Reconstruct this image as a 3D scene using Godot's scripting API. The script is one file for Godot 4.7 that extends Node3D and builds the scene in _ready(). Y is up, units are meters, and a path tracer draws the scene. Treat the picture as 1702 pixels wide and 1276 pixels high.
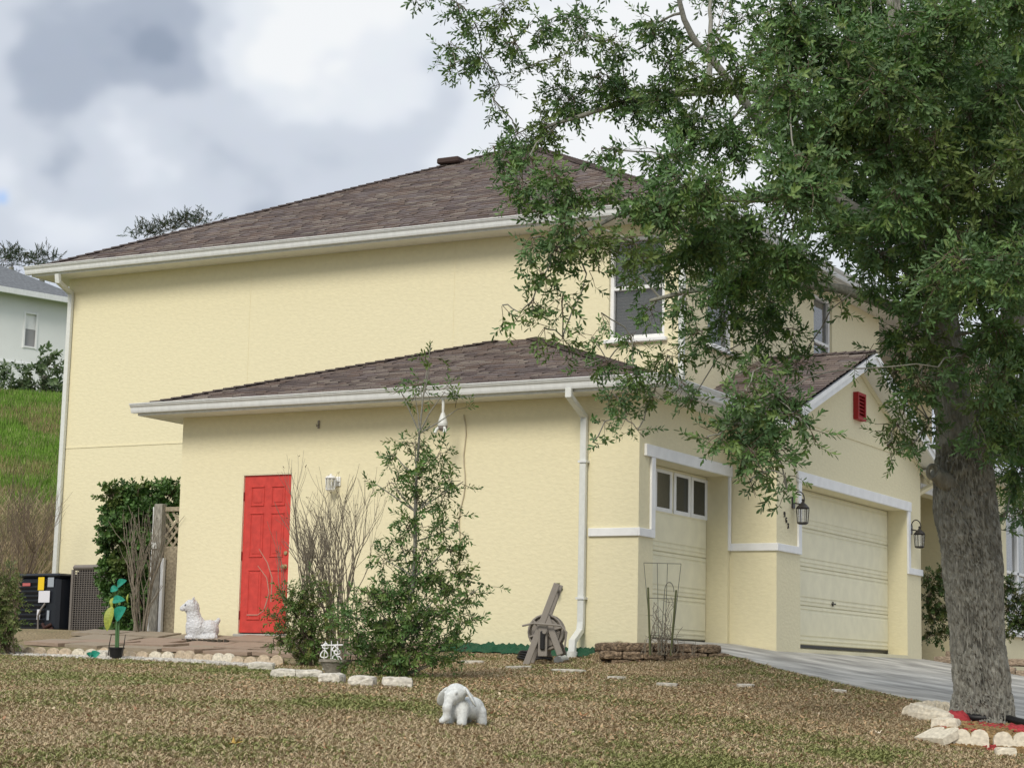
extends Node3D
# A two-storey cream house with a garage wing, seen from across the lawn under a bright cloudy sky.
# World: the garage corner stands at the origin, x runs along the side wall, z out of it, metres.

const CAM := Vector3(9.569, -0.246, 20.487)
const FOC := 3285.29
const EDGE_X := [-0.6, 0.35, 0.95, 1.71, 2.27, 3.14, 3.89, 4.49, 5.2, 6.5, 9.5]
const EDGE_Z := [-0.25, -0.25, -0.12, 0.78, 1.36, 2.02, 2.48, 2.78, 3.0, 3.7, 5.2]
var CB: Basis
var M := {}
var taken := {}
var rng := RandomNumberGenerator.new()

# ------------------------------------------------------------------ shapes
class Geo:
	var v := PackedVector3Array()
	var n := PackedVector3Array()
	var c := PackedColorArray()
	var col := Color(1, 1, 1)
	func tri(a: Vector3, b: Vector3, d: Vector3) -> void:   # counter-clockwise from outside
		var nn := (b - a).cross(d - a).normalized()
		v.append(a); v.append(d); v.append(b)
		for i in 3:
			n.append(nn); c.append(col)
	func trin(a: Vector3, b: Vector3, d: Vector3, na: Vector3, nb: Vector3, nd: Vector3) -> void:
		v.append(a); v.append(d); v.append(b)
		n.append(na); n.append(nd); n.append(nb)
		for i in 3:
			c.append(col)
	func quad(a: Vector3, b: Vector3, d: Vector3, e: Vector3) -> void:
		tri(a, b, d); tri(a, d, e)
	func quadn(a: Vector3, b: Vector3, d: Vector3, e: Vector3, na: Vector3, nb: Vector3, nd: Vector3, ne: Vector3) -> void:
		trin(a, b, d, na, nb, nd); trin(a, d, e, na, nd, ne)
	func box(lo: Vector3, hi: Vector3, ch := 0.0) -> void:
		obox(Transform3D(Basis.IDENTITY, (lo + hi) * 0.5), (hi - lo).abs(), ch)
	func obox(t: Transform3D, s: Vector3, ch := 0.0) -> void:
		var h := s * 0.5
		if ch <= 0.0:
			for ax in 3:
				for sg in [-1.0, 1.0]:
					var a := Vector3.ZERO; a[ax] = sg
					var u := Vector3.ZERO; u[(ax + 1) % 3] = 1.0
					var w := Vector3.ZERO; w[(ax + 2) % 3] = sg
					var ce := a * h
					var uu := u * h
					var ww := w * h
					quad(t * (ce - uu - ww), t * (ce + uu - ww), t * (ce + uu + ww), t * (ce - uu + ww))
			return
		var k := Vector3(minf(ch, h.x * 0.9), minf(ch, h.y * 0.9), minf(ch, h.z * 0.9))
		for ax in 3:
			for sg in [-1.0, 1.0]:
				var a := Vector3.ZERO; a[ax] = sg
				var u := Vector3.ZERO; u[(ax + 1) % 3] = 1.0
				var w := Vector3.ZERO; w[(ax + 2) % 3] = sg
				var ce := a * h
				var uu := u * (h - k)
				var ww := w * (h - k)
				quad(t * (ce - uu - ww), t * (ce + uu - ww), t * (ce + uu + ww), t * (ce - uu + ww))
		for ax in 3:                                  # the chamfered edges along each axis
			var b1 := (ax + 1) % 3
			var b2 := (ax + 2) % 3
			for s1 in [-1.0, 1.0]:
				for s2 in [-1.0, 1.0]:
					var p1 := Vector3.ZERO; p1[b1] = s1 * h[b1]; p1[b2] = s2 * (h[b2] - k[b2])
					var p2 := Vector3.ZERO; p2[b1] = s1 * (h[b1] - k[b1]); p2[b2] = s2 * h[b2]
					var e := Vector3.ZERO; e[ax] = h[ax] - k[ax]
					if s1 * s2 > 0:
						quad(t * (p1 - e), t * (p2 - e), t * (p2 + e), t * (p1 + e))
					else:
						quad(t * (p2 - e), t * (p1 - e), t * (p1 + e), t * (p2 + e))
		for sx in [-1.0, 1.0]:
			for sy in [-1.0, 1.0]:
				for sz in [-1.0, 1.0]:
					var q := Vector3(sx, sy, sz)
					var ax_ := t * (q * Vector3(h.x, h.y - k.y, h.z - k.z))
					var ay_ := t * (q * Vector3(h.x - k.x, h.y, h.z - k.z))
					var az_ := t * (q * Vector3(h.x - k.x, h.y - k.y, h.z))
					if sx * sy * sz > 0:
						tri(ax_, ay_, az_)
					else:
						tri(ax_, az_, ay_)
	func beam(a: Vector3, b: Vector3, w: float, d: float, up := Vector3.UP, ch := 0.0) -> void:
		var y := (b - a).normalized()
		var x := up.cross(y)
		if x.length() < 0.01:
			x = Vector3.RIGHT.cross(y)
		x = x.normalized()
		obox(Transform3D(Basis(x, y, x.cross(y)), (a + b) * 0.5), Vector3(w, (b - a).length(), d), ch)
	func tube(p: Array, r: Array, sides := 8, cap := true) -> void:
		var m := p.size()
		var t0: Vector3 = (p[1] - p[0]).normalized()
		var x := t0.cross(Vector3.UP if absf(t0.y) < 0.9 else Vector3.RIGHT).normalized()
		var rings := []
		var norms := []
		for i in m:
			var t: Vector3 = ((p[mini(i + 1, m - 1)] as Vector3) - (p[maxi(i - 1, 0)] as Vector3)).normalized()
			x = (x - t * x.dot(t)).normalized()
			var y := t.cross(x)
			var ri := []
			var ni := []
			for k in sides:
				var a := TAU * k / sides
				var d := x * cos(a) + y * sin(a)
				ri.append((p[i] as Vector3) + d * float(r[i])); ni.append(d)
			rings.append(ri); norms.append(ni)
		for i in m - 1:
			for k in sides:
				var k2 := (k + 1) % sides
				quadn(rings[i][k], rings[i][k2], rings[i + 1][k2], rings[i + 1][k], norms[i][k], norms[i][k2], norms[i + 1][k2], norms[i + 1][k])
		if cap:
			for k in sides:
				var k2 := (k + 1) % sides
				tri(p[m - 1], rings[m - 1][k], rings[m - 1][k2])
				tri(p[0], rings[0][k2], rings[0][k])
	func lathe(t: Transform3D, prof: Array, segs := 20) -> void:      # prof: Vector2(r, y) upward
		for i in prof.size() - 1:
			var a: Vector2 = prof[i]
			var b: Vector2 = prof[i + 1]
			var dd := (b - a)
			var nr := Vector2(dd.y, -dd.x).normalized()
			for k in segs:
				var a0 := TAU * k / segs
				var a1 := TAU * (k + 1) / segs
				var d0 := Vector3(cos(a0), 0, -sin(a0))
				var d1 := Vector3(cos(a1), 0, -sin(a1))
				var n0 := (t.basis * (d0 * nr.x + Vector3.UP * nr.y)).normalized()
				var n1 := (t.basis * (d1 * nr.x + Vector3.UP * nr.y)).normalized()
				quadn(t * (d0 * a.x + Vector3.UP * a.y), t * (d1 * a.x + Vector3.UP * a.y), t * (d1 * b.x + Vector3.UP * b.y), t * (d0 * b.x + Vector3.UP * b.y), n0, n1, n1, n0)
	func prism(t: Transform3D, poly: PackedVector2Array, depth: float) -> void:   # poly counter-clockwise in local xy, front at z=0, back at z=-depth
		var idx := Geometry2D.triangulate_polygon(poly)
		for i in range(0, idx.size(), 3):
			var a := poly[idx[i]]
			var b := poly[idx[i + 1]]
			var d := poly[idx[i + 2]]
			if (b - a).cross(d - a) < 0:
				var q := b; b = d; d = q
			tri(t * Vector3(a.x, a.y, 0), t * Vector3(b.x, b.y, 0), t * Vector3(d.x, d.y, 0))
			tri(t * Vector3(a.x, a.y, -depth), t * Vector3(d.x, d.y, -depth), t * Vector3(b.x, b.y, -depth))
		for i in poly.size():
			var a := poly[i]
			var b := poly[(i + 1) % poly.size()]
			quad(t * Vector3(a.x, a.y, 0), t * Vector3(a.x, a.y, -depth), t * Vector3(b.x, b.y, -depth), t * Vector3(b.x, b.y, 0))
	func wall(o: Vector3, U: Vector3, V: Vector3, w: float, h: float, holes: Array, rev: float) -> void:
		var N := U.cross(V)
		var us := [0.0, w]
		var vs := [0.0, h]
		for q in holes:
			us.append(q[0]); us.append(q[2]); vs.append(q[1]); vs.append(q[3])
		us.sort(); vs.sort()
		for i in us.size() - 1:
			for j in vs.size() - 1:
				if us[i + 1] - us[i] < 0.0005 or vs[j + 1] - vs[j] < 0.0005:
					continue
				var mu: float = (us[i] + us[i + 1]) * 0.5
				var mv: float = (vs[j] + vs[j + 1]) * 0.5
				var inside := false
				for q in holes:
					if mu > q[0] and mu < q[2] and mv > q[1] and mv < q[3]:
						inside = true
				if not inside:
					quad(o + U * us[i] + V * vs[j], o + U * us[i + 1] + V * vs[j], o + U * us[i + 1] + V * vs[j + 1], o + U * us[i] + V * vs[j + 1])
		for q in holes:
			var a: Vector3 = o + U * q[0] + V * q[1]
			var b: Vector3 = o + U * q[2] + V * q[1]
			var d: Vector3 = o + U * q[2] + V * q[3]
			var e: Vector3 = o + U * q[0] + V * q[3]
			var k := -N * rev
			quad(a, b, b + k, a + k); quad(b, d, d + k, b + k); quad(d, e, e + k, d + k); quad(e, a, a + k, e + k)
	func mesh() -> ArrayMesh:
		var a := []
		a.resize(Mesh.ARRAY_MAX)
		a[Mesh.ARRAY_VERTEX] = v; a[Mesh.ARRAY_NORMAL] = n; a[Mesh.ARRAY_COLOR] = c
		var am := ArrayMesh.new()
		am.add_surface_from_arrays(Mesh.PRIMITIVE_TRIANGLES, a)
		return am

# ------------------------------------------------------------------ nodes
func numbered(called: String) -> String:
	if not taken.has(called):
		taken[called] = 0
		return called
	taken[called] += 1
	return "%s_%03d" % [called, taken[called]]

func meta(o: Node, label := "", category := "", group := "", kind := "") -> Node:
	if label: o.set_meta("label", label)
	if category: o.set_meta("category", category)
	if group: o.set_meta("group", group)
	if kind: o.set_meta("kind", kind)
	return o

func thing(called: String, label: String, category: String, at := Vector3.ZERO, group := "", turn := 0.0) -> Node3D:
	var o := Node3D.new()
	o.name = numbered(called)
	add_child(o)
	o.position = at
	o.rotation.y = turn
	meta(o, label, category, group)
	return o

func part(g, called: String, mat: Material, parent: Node, label := "", kind := "") -> MeshInstance3D:
	var o := MeshInstance3D.new()
	o.name = called
	o.mesh = g.mesh() if g is Geo else g
	o.material_override = mat
	parent.add_child(o, true)
	meta(o, label, "", "", kind)
	return o

func solo(g, called: String, mat: Material, label: String, category: String, group := "", kind := "") -> MeshInstance3D:
	var o := part(g, numbered(called), mat, self)
	return meta(o, label, category, group, kind)

func structure(g, called: String, mat: Material) -> MeshInstance3D:
	var o := part(g, numbered(called), mat, self)
	o.set_meta("kind", "structure")
	return o

func copy_of(o: Node3D, called: String, at: Vector3, turn: float) -> Node3D:
	var r: Node3D = o.duplicate()
	r.name = numbered(called)
	add_child(r)
	r.position = at
	r.rotation.y = turn
	return r

func many(mesh: Mesh, xf: Array, cols: Array, called: String, mat: Material, parent: Node) -> MultiMeshInstance3D:
	var mm := MultiMesh.new()
	mm.transform_format = MultiMesh.TRANSFORM_3D
	mm.use_colors = true
	mm.mesh = mesh
	mm.instance_count = xf.size()
	for i in xf.size():
		mm.set_instance_transform(i, xf[i])
		mm.set_instance_color(i, cols[i])
	var o := MultiMeshInstance3D.new()
	o.name = called
	o.multimesh = mm
	o.material_override = mat
	parent.add_child(o, true)
	o.set_meta("kind", "stuff")
	return o

# ------------------------------------------------------------------ pixels of the photograph to directions, and the ground
func ray(px: float, py: float) -> Vector3:
	return CB * Vector3(px - 851.0, 638.0 - py, -FOC)
func at_depth(px: float, py: float, d: float) -> Vector3:
	return CAM + ray(px, py) * (d / FOC)
func on_z(px: float, py: float, z: float) -> Vector3:
	var r := ray(px, py)
	return CAM + r * ((z - CAM.z) / r.z)
func on_x(px: float, py: float, x: float) -> Vector3:
	var r := ray(px, py)
	return CAM + r * ((x - CAM.x) / r.x)
func on_ground(px: float, py: float) -> Vector3:
	var r := ray(px, py).normalized()
	var s := 6.0
	while s < 120.0:
		var p := CAM + r * s
		if p.y < height(p.x, p.z):
			return Vector3(p.x, height(p.x, p.z), p.z)
		s += 0.02
	return CAM + r * s
func to_px(p: Vector3) -> Vector3:
	var q := CB.transposed() * (p - CAM)
	return Vector3(851.0 - q.x * FOC / q.z, 638.0 + q.y * FOC / q.z, -q.z)
func drive_height(x: float) -> float:
	return 0.17 - 0.15 * maxf(x - 0.05, 0.0) if x < 5.0 else -0.5725 - 0.05 * (x - 5.0)
func height(x: float, z: float) -> float:
	var a := minf(-0.025 * x, 0.22) if x < 0.0 else (-0.11 * x if x < 10.0 else -1.1 - 0.02 * minf(x - 10.0, 40.0))
	var bl := 0.0 if z < 0.0 else (-0.14 * z if z < 1.0 else (-0.14 - 0.0533 * (z - 1.0) if z < 4.0 else -0.3 - 0.03 * minf(z - 4.0, 40.0)))
	var br := -0.045 * clampf(z - 2.5, 0.0, 40.0)
	var h := a + lerpf(bl, br, smoothstep(-1.0, 3.0, x))
	if x > 0.0:
		var e := edge_at(EDGE_X, EDGE_Z, x)
		h = lerpf(drive_height(x) + 0.004, h, smoothstep(e + 0.15, e + 2.2, z))
	var u := maxf(0.0, -0.68 * x - 0.735 * z - 11.0)
	var hill := 0.32 * u if u < 20.0 else minf(6.4 + 0.05 * (u - 20.0), 8.4)
	return h + hill * smoothstep(-11.7, -14.5, x)

# ------------------------------------------------------------------ materials
func noise_tex(sd: int, freq: float, c0: Color, c1: Color, size := 512, oct := 4, contrast := 1.0, type := FastNoiseLite.TYPE_SIMPLEX_SMOOTH, stretch := 1) -> ImageTexture:
	var f := FastNoiseLite.new()
	f.seed = sd; f.frequency = freq; f.noise_type = type
	f.fractal_type = FastNoiseLite.FRACTAL_FBM; f.fractal_octaves = oct
	var im := f.get_seamless_image(size, size / stretch) if stretch > 0 else f.get_seamless_image(size / -stretch, size)
	im.convert(Image.FORMAT_L8)
	if stretch != 1:
		im.resize(size, size)
	var src := im.get_data()
	var l0 := c0.get_luminance()
	var l1 := c1.get_luminance()
	var lut := PackedByteArray()
	for i in 256:
		lut.append(int(255.0 * lerpf(l0, l1, clampf((i / 255.0 - 0.5) * contrast + 0.5, 0.0, 1.0))))
	for i in src.size():
		src[i] = lut[src[i]]
	var o := Image.create_from_data(size, size, false, Image.FORMAT_L8, src)
	o.convert(Image.FORMAT_RGB8)
	return ImageTexture.create_from_image(o)

func lin(r: float, g: float, b: float) -> Color:
	return Color(r, g, b).linear_to_srgb()

func mat(c: Color, rough := 0.8, tex: Texture2D = null, scale := 1.0, bump: Texture2D = null, bump_cm := 0.0, vcol := false) -> StandardMaterial3D:
	var m := StandardMaterial3D.new()
	m.albedo_color = c.linear_to_srgb()
	m.roughness = rough
	m.metallic_specular = 0.4
	if tex:
		m.albedo_texture = tex
	if bump:
		m.heightmap_enabled = true
		m.heightmap_texture = bump
		m.heightmap_scale = bump_cm
	if tex or bump:
		m.uv1_triplanar = true
		m.uv1_world_triplanar = true
		m.uv1_scale = Vector3(scale, scale, scale)
	m.vertex_color_use_as_albedo = vcol
	return m

func make_materials() -> void:
	var W := Color(1, 1, 1)
	var grain := noise_tex(11, 0.02, Color(0.80, 0.79, 0.76), W, 512, 5, 1.5)
	var blotch := noise_tex(12, 0.012, Color(0.965, 0.965, 0.965), W, 512, 5, 1.5)
	var bump := noise_tex(13, 0.035, Color(0, 0, 0), W, 512, 3, 1.9, FastNoiseLite.TYPE_SIMPLEX_SMOOTH, -2)
	M.stucco = mat(Color(0.775, 0.715, 0.50), 0.93, noise_tex(14, 0.018, Color(0.98, 0.98, 0.98), W, 512, 5, 1.3), 1.0, bump, 0.13)
	M.white = mat(Color(0.84, 0.85, 0.86), 0.5, blotch, 0.8)
	M.gutter = mat(Color(0.74, 0.76, 0.77), 0.4, noise_tex(15, 0.03, Color(0.95, 0.95, 0.95), W, 512, 5, 1.6, FastNoiseLite.TYPE_SIMPLEX_SMOOTH, 4), 0.7)
	M.soffit = mat(Color(0.80, 0.79, 0.74), 0.7, blotch, 0.8)
	M.shingle = mat(W, 0.95, noise_tex(16, 0.09, Color(0.66, 0.64, 0.64), W, 512, 3, 1.6), 2.2, noise_tex(17, 0.2, Color(0, 0, 0), W, 512, 2, 1.6), 0.25, true)
	M.door_cream = mat(Color(0.84, 0.80, 0.60), 0.6, blotch, 0.6)
	M.red = mat(Color(0.62, 0.065, 0.052), 0.55, noise_tex(18, 0.02, Color(0.93, 0.90, 0.88), W, 512, 4, 1.4), 0.8)
	M.red_vent = mat(Color(0.33, 0.02, 0.022), 0.6)
	M.dark = mat(Color(0.012, 0.012, 0.013), 0.9)
	M.black = mat(Color(0.015, 0.015, 0.016), 0.45)
	M.bronze = mat(Color(0.03, 0.027, 0.024), 0.4)
	M.brass = mat(Color(0.45, 0.36, 0.2), 0.35)
	M.brass.metallic = 0.7
	M.concrete = mat(Color(0.60, 0.585, 0.545), 0.92, noise_tex(19, 0.010, Color(0.70, 0.70, 0.70), W, 512, 6, 1.7), 0.2, noise_tex(20, 0.15, Color(0, 0, 0), W, 512, 3), 0.15)
	M.glass = mat(Color(0.06, 0.07, 0.075), 0.03)
	M.glass.transparency = BaseMaterial3D.TRANSPARENCY_ALPHA
	M.glass.albedo_color.a = 0.28
	M.glass.metallic_specular = 0.6
	M.blind = mat(Color(0.50, 0.50, 0.47), 0.6)
	M.block = mat(Color(0.46, 0.34, 0.235), 0.95, noise_tex(21, 0.03, Color(0.45, 0.42, 0.40), W, 512, 5, 1.9), 1.5, noise_tex(22, 0.06, Color(0, 0, 0), W, 512, 4, 1.8), 1.2)
	M.stone = mat(Color(0.78, 0.735, 0.65), 0.95, noise_tex(23, 0.03, Color(0.74, 0.74, 0.74), W, 512, 5, 1.6), 1.5, noise_tex(22, 0.06, Color(0, 0, 0), W, 512, 4, 1.8), 0.3)
	M.edger = mat(Color(0.66, 0.54, 0.40), 0.95, noise_tex(24, 0.03, Color(0.80, 0.80, 0.80), W, 512, 5, 1.5), 1.6, bump, 0.15)
	M.edger_pale = mat(Color(0.84, 0.77, 0.63), 0.95, noise_tex(24, 0.03, Color(0.80, 0.80, 0.80), W, 512, 5, 1.5), 1.6, bump, 0.15)
	M.statue = mat(Color(0.72, 0.745, 0.74), 0.75, noise_tex(25, 0.03, Color(0.84, 0.84, 0.84), W, 512, 5, 1.6), 2.5, noise_tex(26, 0.08, Color(0, 0, 0), W, 512, 3), 0.15)
	M.wool = mat(Color(0.84, 0.85, 0.88), 0.85, noise_tex(27, 0.05, Color(0.80, 0.80, 0.80), W, 512, 3, 1.8), 3.0, noise_tex(28, 0.07, Color(0, 0, 0), W, 512, 2, 2.0), 0.5)
	M.wood_grey = mat(Color(0.40, 0.38, 0.33), 0.9, noise_tex(29, 0.04, Color(0.72, 0.72, 0.72), W, 512, 4, 1.6, FastNoiseLite.TYPE_SIMPLEX_SMOOTH, 4), 1.5)
	M.twig = mat(Color(0.20, 0.155, 0.115), 0.95, grain, 4.0)
	M.twig_pale = mat(Color(0.27, 0.235, 0.185), 0.95, grain, 4.0)
	M.bark = mat(Color(0.335, 0.33, 0.29), 0.97, noise_tex(30, 0.03, Color(0.72, 0.72, 0.72), W, 512, 4, 1.7, FastNoiseLite.TYPE_SIMPLEX_SMOOTH, 4), 1.3, noise_tex(31, 0.05, Color(0, 0, 0), W, 512, 3, 1.8, FastNoiseLite.TYPE_SIMPLEX_SMOOTH, 4), 1.0)
	M.limb = mat(Color(0.335, 0.33, 0.29), 0.97, grain, 3.0)
	M.leaf = mat(W, 0.55, null, 1.0, null, 0.0, true)
	M.leaf.cull_mode = BaseMaterial3D.CULL_DISABLED
	M.leaf.backlight_enabled = true
	M.leaf.backlight = Color(0.42, 0.60, 0.22)
	M.leaf.metallic_specular = 0.45
	M.grass = mat(W, 0.9, null, 1.0, null, 0.0, true)
	M.grass.metallic_specular = 0.2
	M.grass.cull_mode = BaseMaterial3D.CULL_DISABLED
	M.litter = M.grass
	M.ground = mat(W, 1.0, noise_tex(32, 0.05, Color(0.66, 0.66, 0.66), W, 512, 5, 1.8), 0.9, noise_tex(33, 0.08, Color(0, 0, 0), W, 512, 4, 1.6), 0.6, true)
	M.paint = mat(W, 0.8, blotch, 1.1, null, 0.0, true)
	M.plastic = mat(Color(0.27, 0.245, 0.22), 0.6, blotch, 2.0)
	M.hose = mat(Color(0.24, 0.215, 0.18), 0.6)
	M.tarp = mat(Color(0.012, 0.075, 0.038), 0.75, blotch, 2.0)
	M.pvc = mat(Color(0.70, 0.72, 0.70), 0.4, blotch, 2.0)
	M.ac_black = mat(Color(0.014, 0.017, 0.024), 0.4)
	M.ac_grey = mat(Color(0.20, 0.18, 0.165), 0.6)
	M.neighbour = mat(Color(0.80, 0.82, 0.82), 0.9, blotch, 0.1)
	M.neighbour_roof = mat(Color(0.20, 0.215, 0.235), 0.95, grain, 0.6)
	M.gravel = mat(W, 0.9, grain, 3.0, null, 0.0, true)
	M.rust = mat(Color(0.20, 0.02, 0.018), 0.7)
	M.rear_roof = mat(Color(0.17, 0.13, 0.115), 0.95, grain, 1.0)
	M.vent_brown = mat(Color(0.05, 0.03, 0.025), 0.7)
	M.cable = mat(Color(0.50, 0.44, 0.32), 0.7)
	M.tap = mat(Color(0.10, 0.11, 0.05), 0.5)
	M.wire = mat(Color(0.16, 0.16, 0.13), 0.6)
	M.stake = mat(Color(0.10, 0.11, 0.05), 0.8)
	M.red_rock = mat(Color(0.46, 0.05, 0.06), 0.8, grain, 3.0, bump, 0.4)
	M.stone_tan = mat(Color(0.31, 0.26, 0.20), 0.9, blotch, 1.0, bump, 0.3)
	M.wood_tan = mat(Color(0.42, 0.36, 0.26), 0.9, grain, 2.0)
	M.wood_dark = mat(Color(0.075, 0.065, 0.05), 0.9, grain, 3.0)
	M.teal = mat(Color(0.02, 0.30, 0.21), 0.5, grain, 3.0)
	M.lime = mat(Color(0.36, 0.42, 0.07), 0.5, grain, 3.0)
	M.stem_green = mat(Color(0.07, 0.15, 0.06), 0.6)
	M.urn = mat(Color(0.34, 0.31, 0.26), 0.95, grain, 2.0, bump, 0.3)
	M.block_tan = mat(Color(0.42, 0.33, 0.25), 0.95, grain, 1.5, bump, 0.8)
	M.label_red = mat(Color(0.45, 0.12, 0.12), 0.5)
	M.label_yellow = mat(Color(0.80, 0.55, 0.02), 0.5)
	M.label_grey = mat(Color(0.33, 0.37, 0.42), 0.5)
	M.label_white = mat(Color(0.68, 0.68, 0.74), 0.5)
	M.rust_dark = mat(Color(0.04, 0.015, 0.012), 0.7)
	M.coil_dark = mat(Color(0.05, 0.045, 0.045), 0.8)
	M.eye = mat(Color(0.12, 0.14, 0.2), 0.3)
	M.blind_grey = mat(Color(0.30, 0.30, 0.31), 0.7)
	M.shoot = mat(Color(0.45, 0.22, 0.17), 0.8)
	M.flag = mat(Color(0.33, 0.25, 0.195), 0.9, blotch, 1.0, bump, 0.3)

# ------------------------------------------------------------------ sky
func make_sky() -> Sky:
	var w := 2048
	var h := 1024
	var f := FastNoiseLite.new()
	f.seed = 5; f.frequency = 1.5; f.fractal_type = FastNoiseLite.FRACTAL_FBM; f.fractal_octaves = 6; f.fractal_gain = 0.5
	f.noise_type = FastNoiseLite.TYPE_SIMPLEX_SMOOTH
	var f2 := FastNoiseLite.new()
	f2.seed = 9; f2.frequency = 7.0; f2.fractal_type = FastNoiseLite.FRACTAL_FBM; f2.fractal_octaves = 6; f2.fractal_gain = 0.55
	f2.noise_type = FastNoiseLite.TYPE_SIMPLEX_SMOOTH
	# the grey cloud bank, the bright gaps and the scrap of blue seen in the photograph: direction, size, darkness
	var banks := []
	for b in [[150, 110, 170.0, 0.50], [330, 115, 120.0, 0.50], [60, 225, 100.0, 0.38], [260, 30, 150.0, 0.36], [620, 240, 180.0, 0.40], [460, 310, 140.0, 0.32], [720, 120, 90.0, 0.22], [560, 20, 120.0, -0.34], [60, 320, 150.0, -0.28], [260, 250, 90.0, -0.22], [480, 70, 70.0, -0.3], [1250, 60, 260.0, -0.35], [900, 150, 200.0, -0.1], [20, 100, 40.0, -0.15], [800, 60, 120.0, -0.2]]:
		banks.append([ray(b[0], b[1]).normalized(), b[2] / FOC, b[3]])
	var fwd := -CB.z
	var blue := ray(2, 330).normalized()
	var img := Image.create(w, h, false, Image.FORMAT_RGB8)
	var data := PackedByteArray()
	data.resize(w * h * 3)
	var bright := lin(0.565, 0.58, 0.595)
	var mid := lin(0.47, 0.50, 0.545)
	var dim := lin(0.20, 0.235, 0.30)
	for j in h:
		var el := (0.5 - (j + 0.5) / h) * PI
		var cy := sin(el)
		var cr := cos(el)
		for i in w:
			var k := (j * w + i) * 3
			if cy < -0.06:
				data[k] = 128; data[k + 1] = 130; data[k + 2] = 124
				continue
			var az := (i + 0.5) / w * TAU
			var d := Vector3(sin(az) * cr, cy, -cos(az) * cr)
			var q := Vector3(d.x, d.y * 1.9, d.z)
			var t := f.get_noise_3dv(q) * 0.75
			var fine := f2.get_noise_3dv(q)
			if d.dot(fwd) > 0.9:
				var wv := Vector3(f2.get_noise_3d(q.x + 7.0, q.y, q.z), f2.get_noise_3d(q.x, q.y + 9.0, q.z), f2.get_noise_3d(q.x, q.y, q.z + 5.0))
				var e := d + wv * 0.035 + Vector3(f.get_noise_3d(q.x * 6.0, q.y * 6.0, q.z * 6.0), f.get_noise_3d(q.x * 6.0 + 3.0, q.y * 6.0, q.z * 6.0), 0.0) * 0.02
				for b in banks:
					var dd: float = e.distance_squared_to(b[0]) / (b[1] * b[1])
					if dd < 6.0:
						t += b[2] * exp(-dd * 1.2)
			t += fine * 0.36
			t += 0.055 * sin(t * 17.0)            # layered edges
			var c: Color = mid.lerp(bright, clampf(-t * 1.9, 0.0, 1.0)) if t < 0.0 else mid.lerp(dim, clampf(t * 1.25, 0.0, 1.0))
			var bl := d.distance_to(blue) * FOC
			if bl < 18.0:
				c = c.lerp(Color(0.33, 0.55, 0.86), 0.55 * smoothstep(17.0, 3.0, bl + fine * 20.0))
			data[k] = int(c.r * 255); data[k + 1] = int(c.g * 255); data[k + 2] = int(c.b * 255)
	img = Image.create_from_data(w, h, false, Image.FORMAT_RGB8, data)
	var pm := PanoramaSkyMaterial.new()
	pm.panorama = ImageTexture.create_from_image(img)
	var s := Sky.new()
	s.sky_material = pm
	return s

func _ready() -> void:
	rng.seed = 20240611
	CB = Basis(Vector3(0.877679, 0.021255, -0.478777), Vector3(0.051057, 0.989184, 0.137510), Vector3(0.476521, -0.145134, 0.867101)).orthonormalized()
	var cam := Camera3D.new()
	cam.name = "camera"
	cam.transform = Transform3D(CB, CAM)
	cam.fov = 21.98
	cam.near = 0.1
	cam.far = 2000.0
	add_child(cam)
	cam.current = true
	var env := Environment.new()
	env.background_mode = Environment.BG_SKY
	env.sky = make_sky()
	env.tonemap_mode = Environment.TONE_MAPPER_LINEAR
	env.tonemap_exposure = 1.6
	env.background_energy_multiplier = 1.0
	env.sdfgi_enabled = true
	env.ssao_enabled = true
	env.ssil_enabled = true
	var we := WorldEnvironment.new()
	we.name = "surroundings"
	we.environment = env
	add_child(we)
	var sun := DirectionalLight3D.new()
	sun.name = "sun"
	sun.light_energy = 0.5
	sun.light_angular_distance = 22.0
	sun.light_color = Color(1.0, 0.97, 0.91)
	sun.shadow_enabled = true
	add_child(sun)
	sun.look_at_from_position(Vector3(0.12, 0.62, 0.77) * 10.0, Vector3.ZERO)
	make_materials()
	print("materials ", Time.get_ticks_msec())
	build_ground()
	build_house()
	print("house ", Time.get_ticks_msec())
	build_objects()
	print("objects ", Time.get_ticks_msec())
	build_plants()
	print("plants ", Time.get_ticks_msec())

# ------------------------------------------------------------------ ground and driveway
var f_patch := FastNoiseLite.new()
var f_fine := FastNoiseLite.new()

func greenness(x: float, z: float) -> float:
	var t := f_patch.get_noise_2d(x, z) * 1.5 + f_fine.get_noise_2d(x, z) * 0.55
	var g := 0.10 + 0.42 * smoothstep(-0.1, 0.6, t)
	var p := to_px(Vector3(x, height(x, z), z))
	# the greener patches of the photograph's lawn
	for q in [[300, 1120, 330.0, 18.0, 0.55], [640, 1165, 190.0, 24.0, 0.55], [1130, 1250, 190.0, 34.0, 0.75], [1230, 1110, 70.0, 20.0, 0.4], [1420, 1262, 200.0, 18.0, 0.55], [120, 1250, 160.0, 20.0, 0.25]]:
		var e := pow((p.x - q[0]) / q[2], 2.0) + pow((p.y - q[1]) / q[3], 2.0)
		g += q[4] * exp(-e) * (0.7 + 0.6 * t)
	return clampf(g, 0.0, 1.0)

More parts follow.
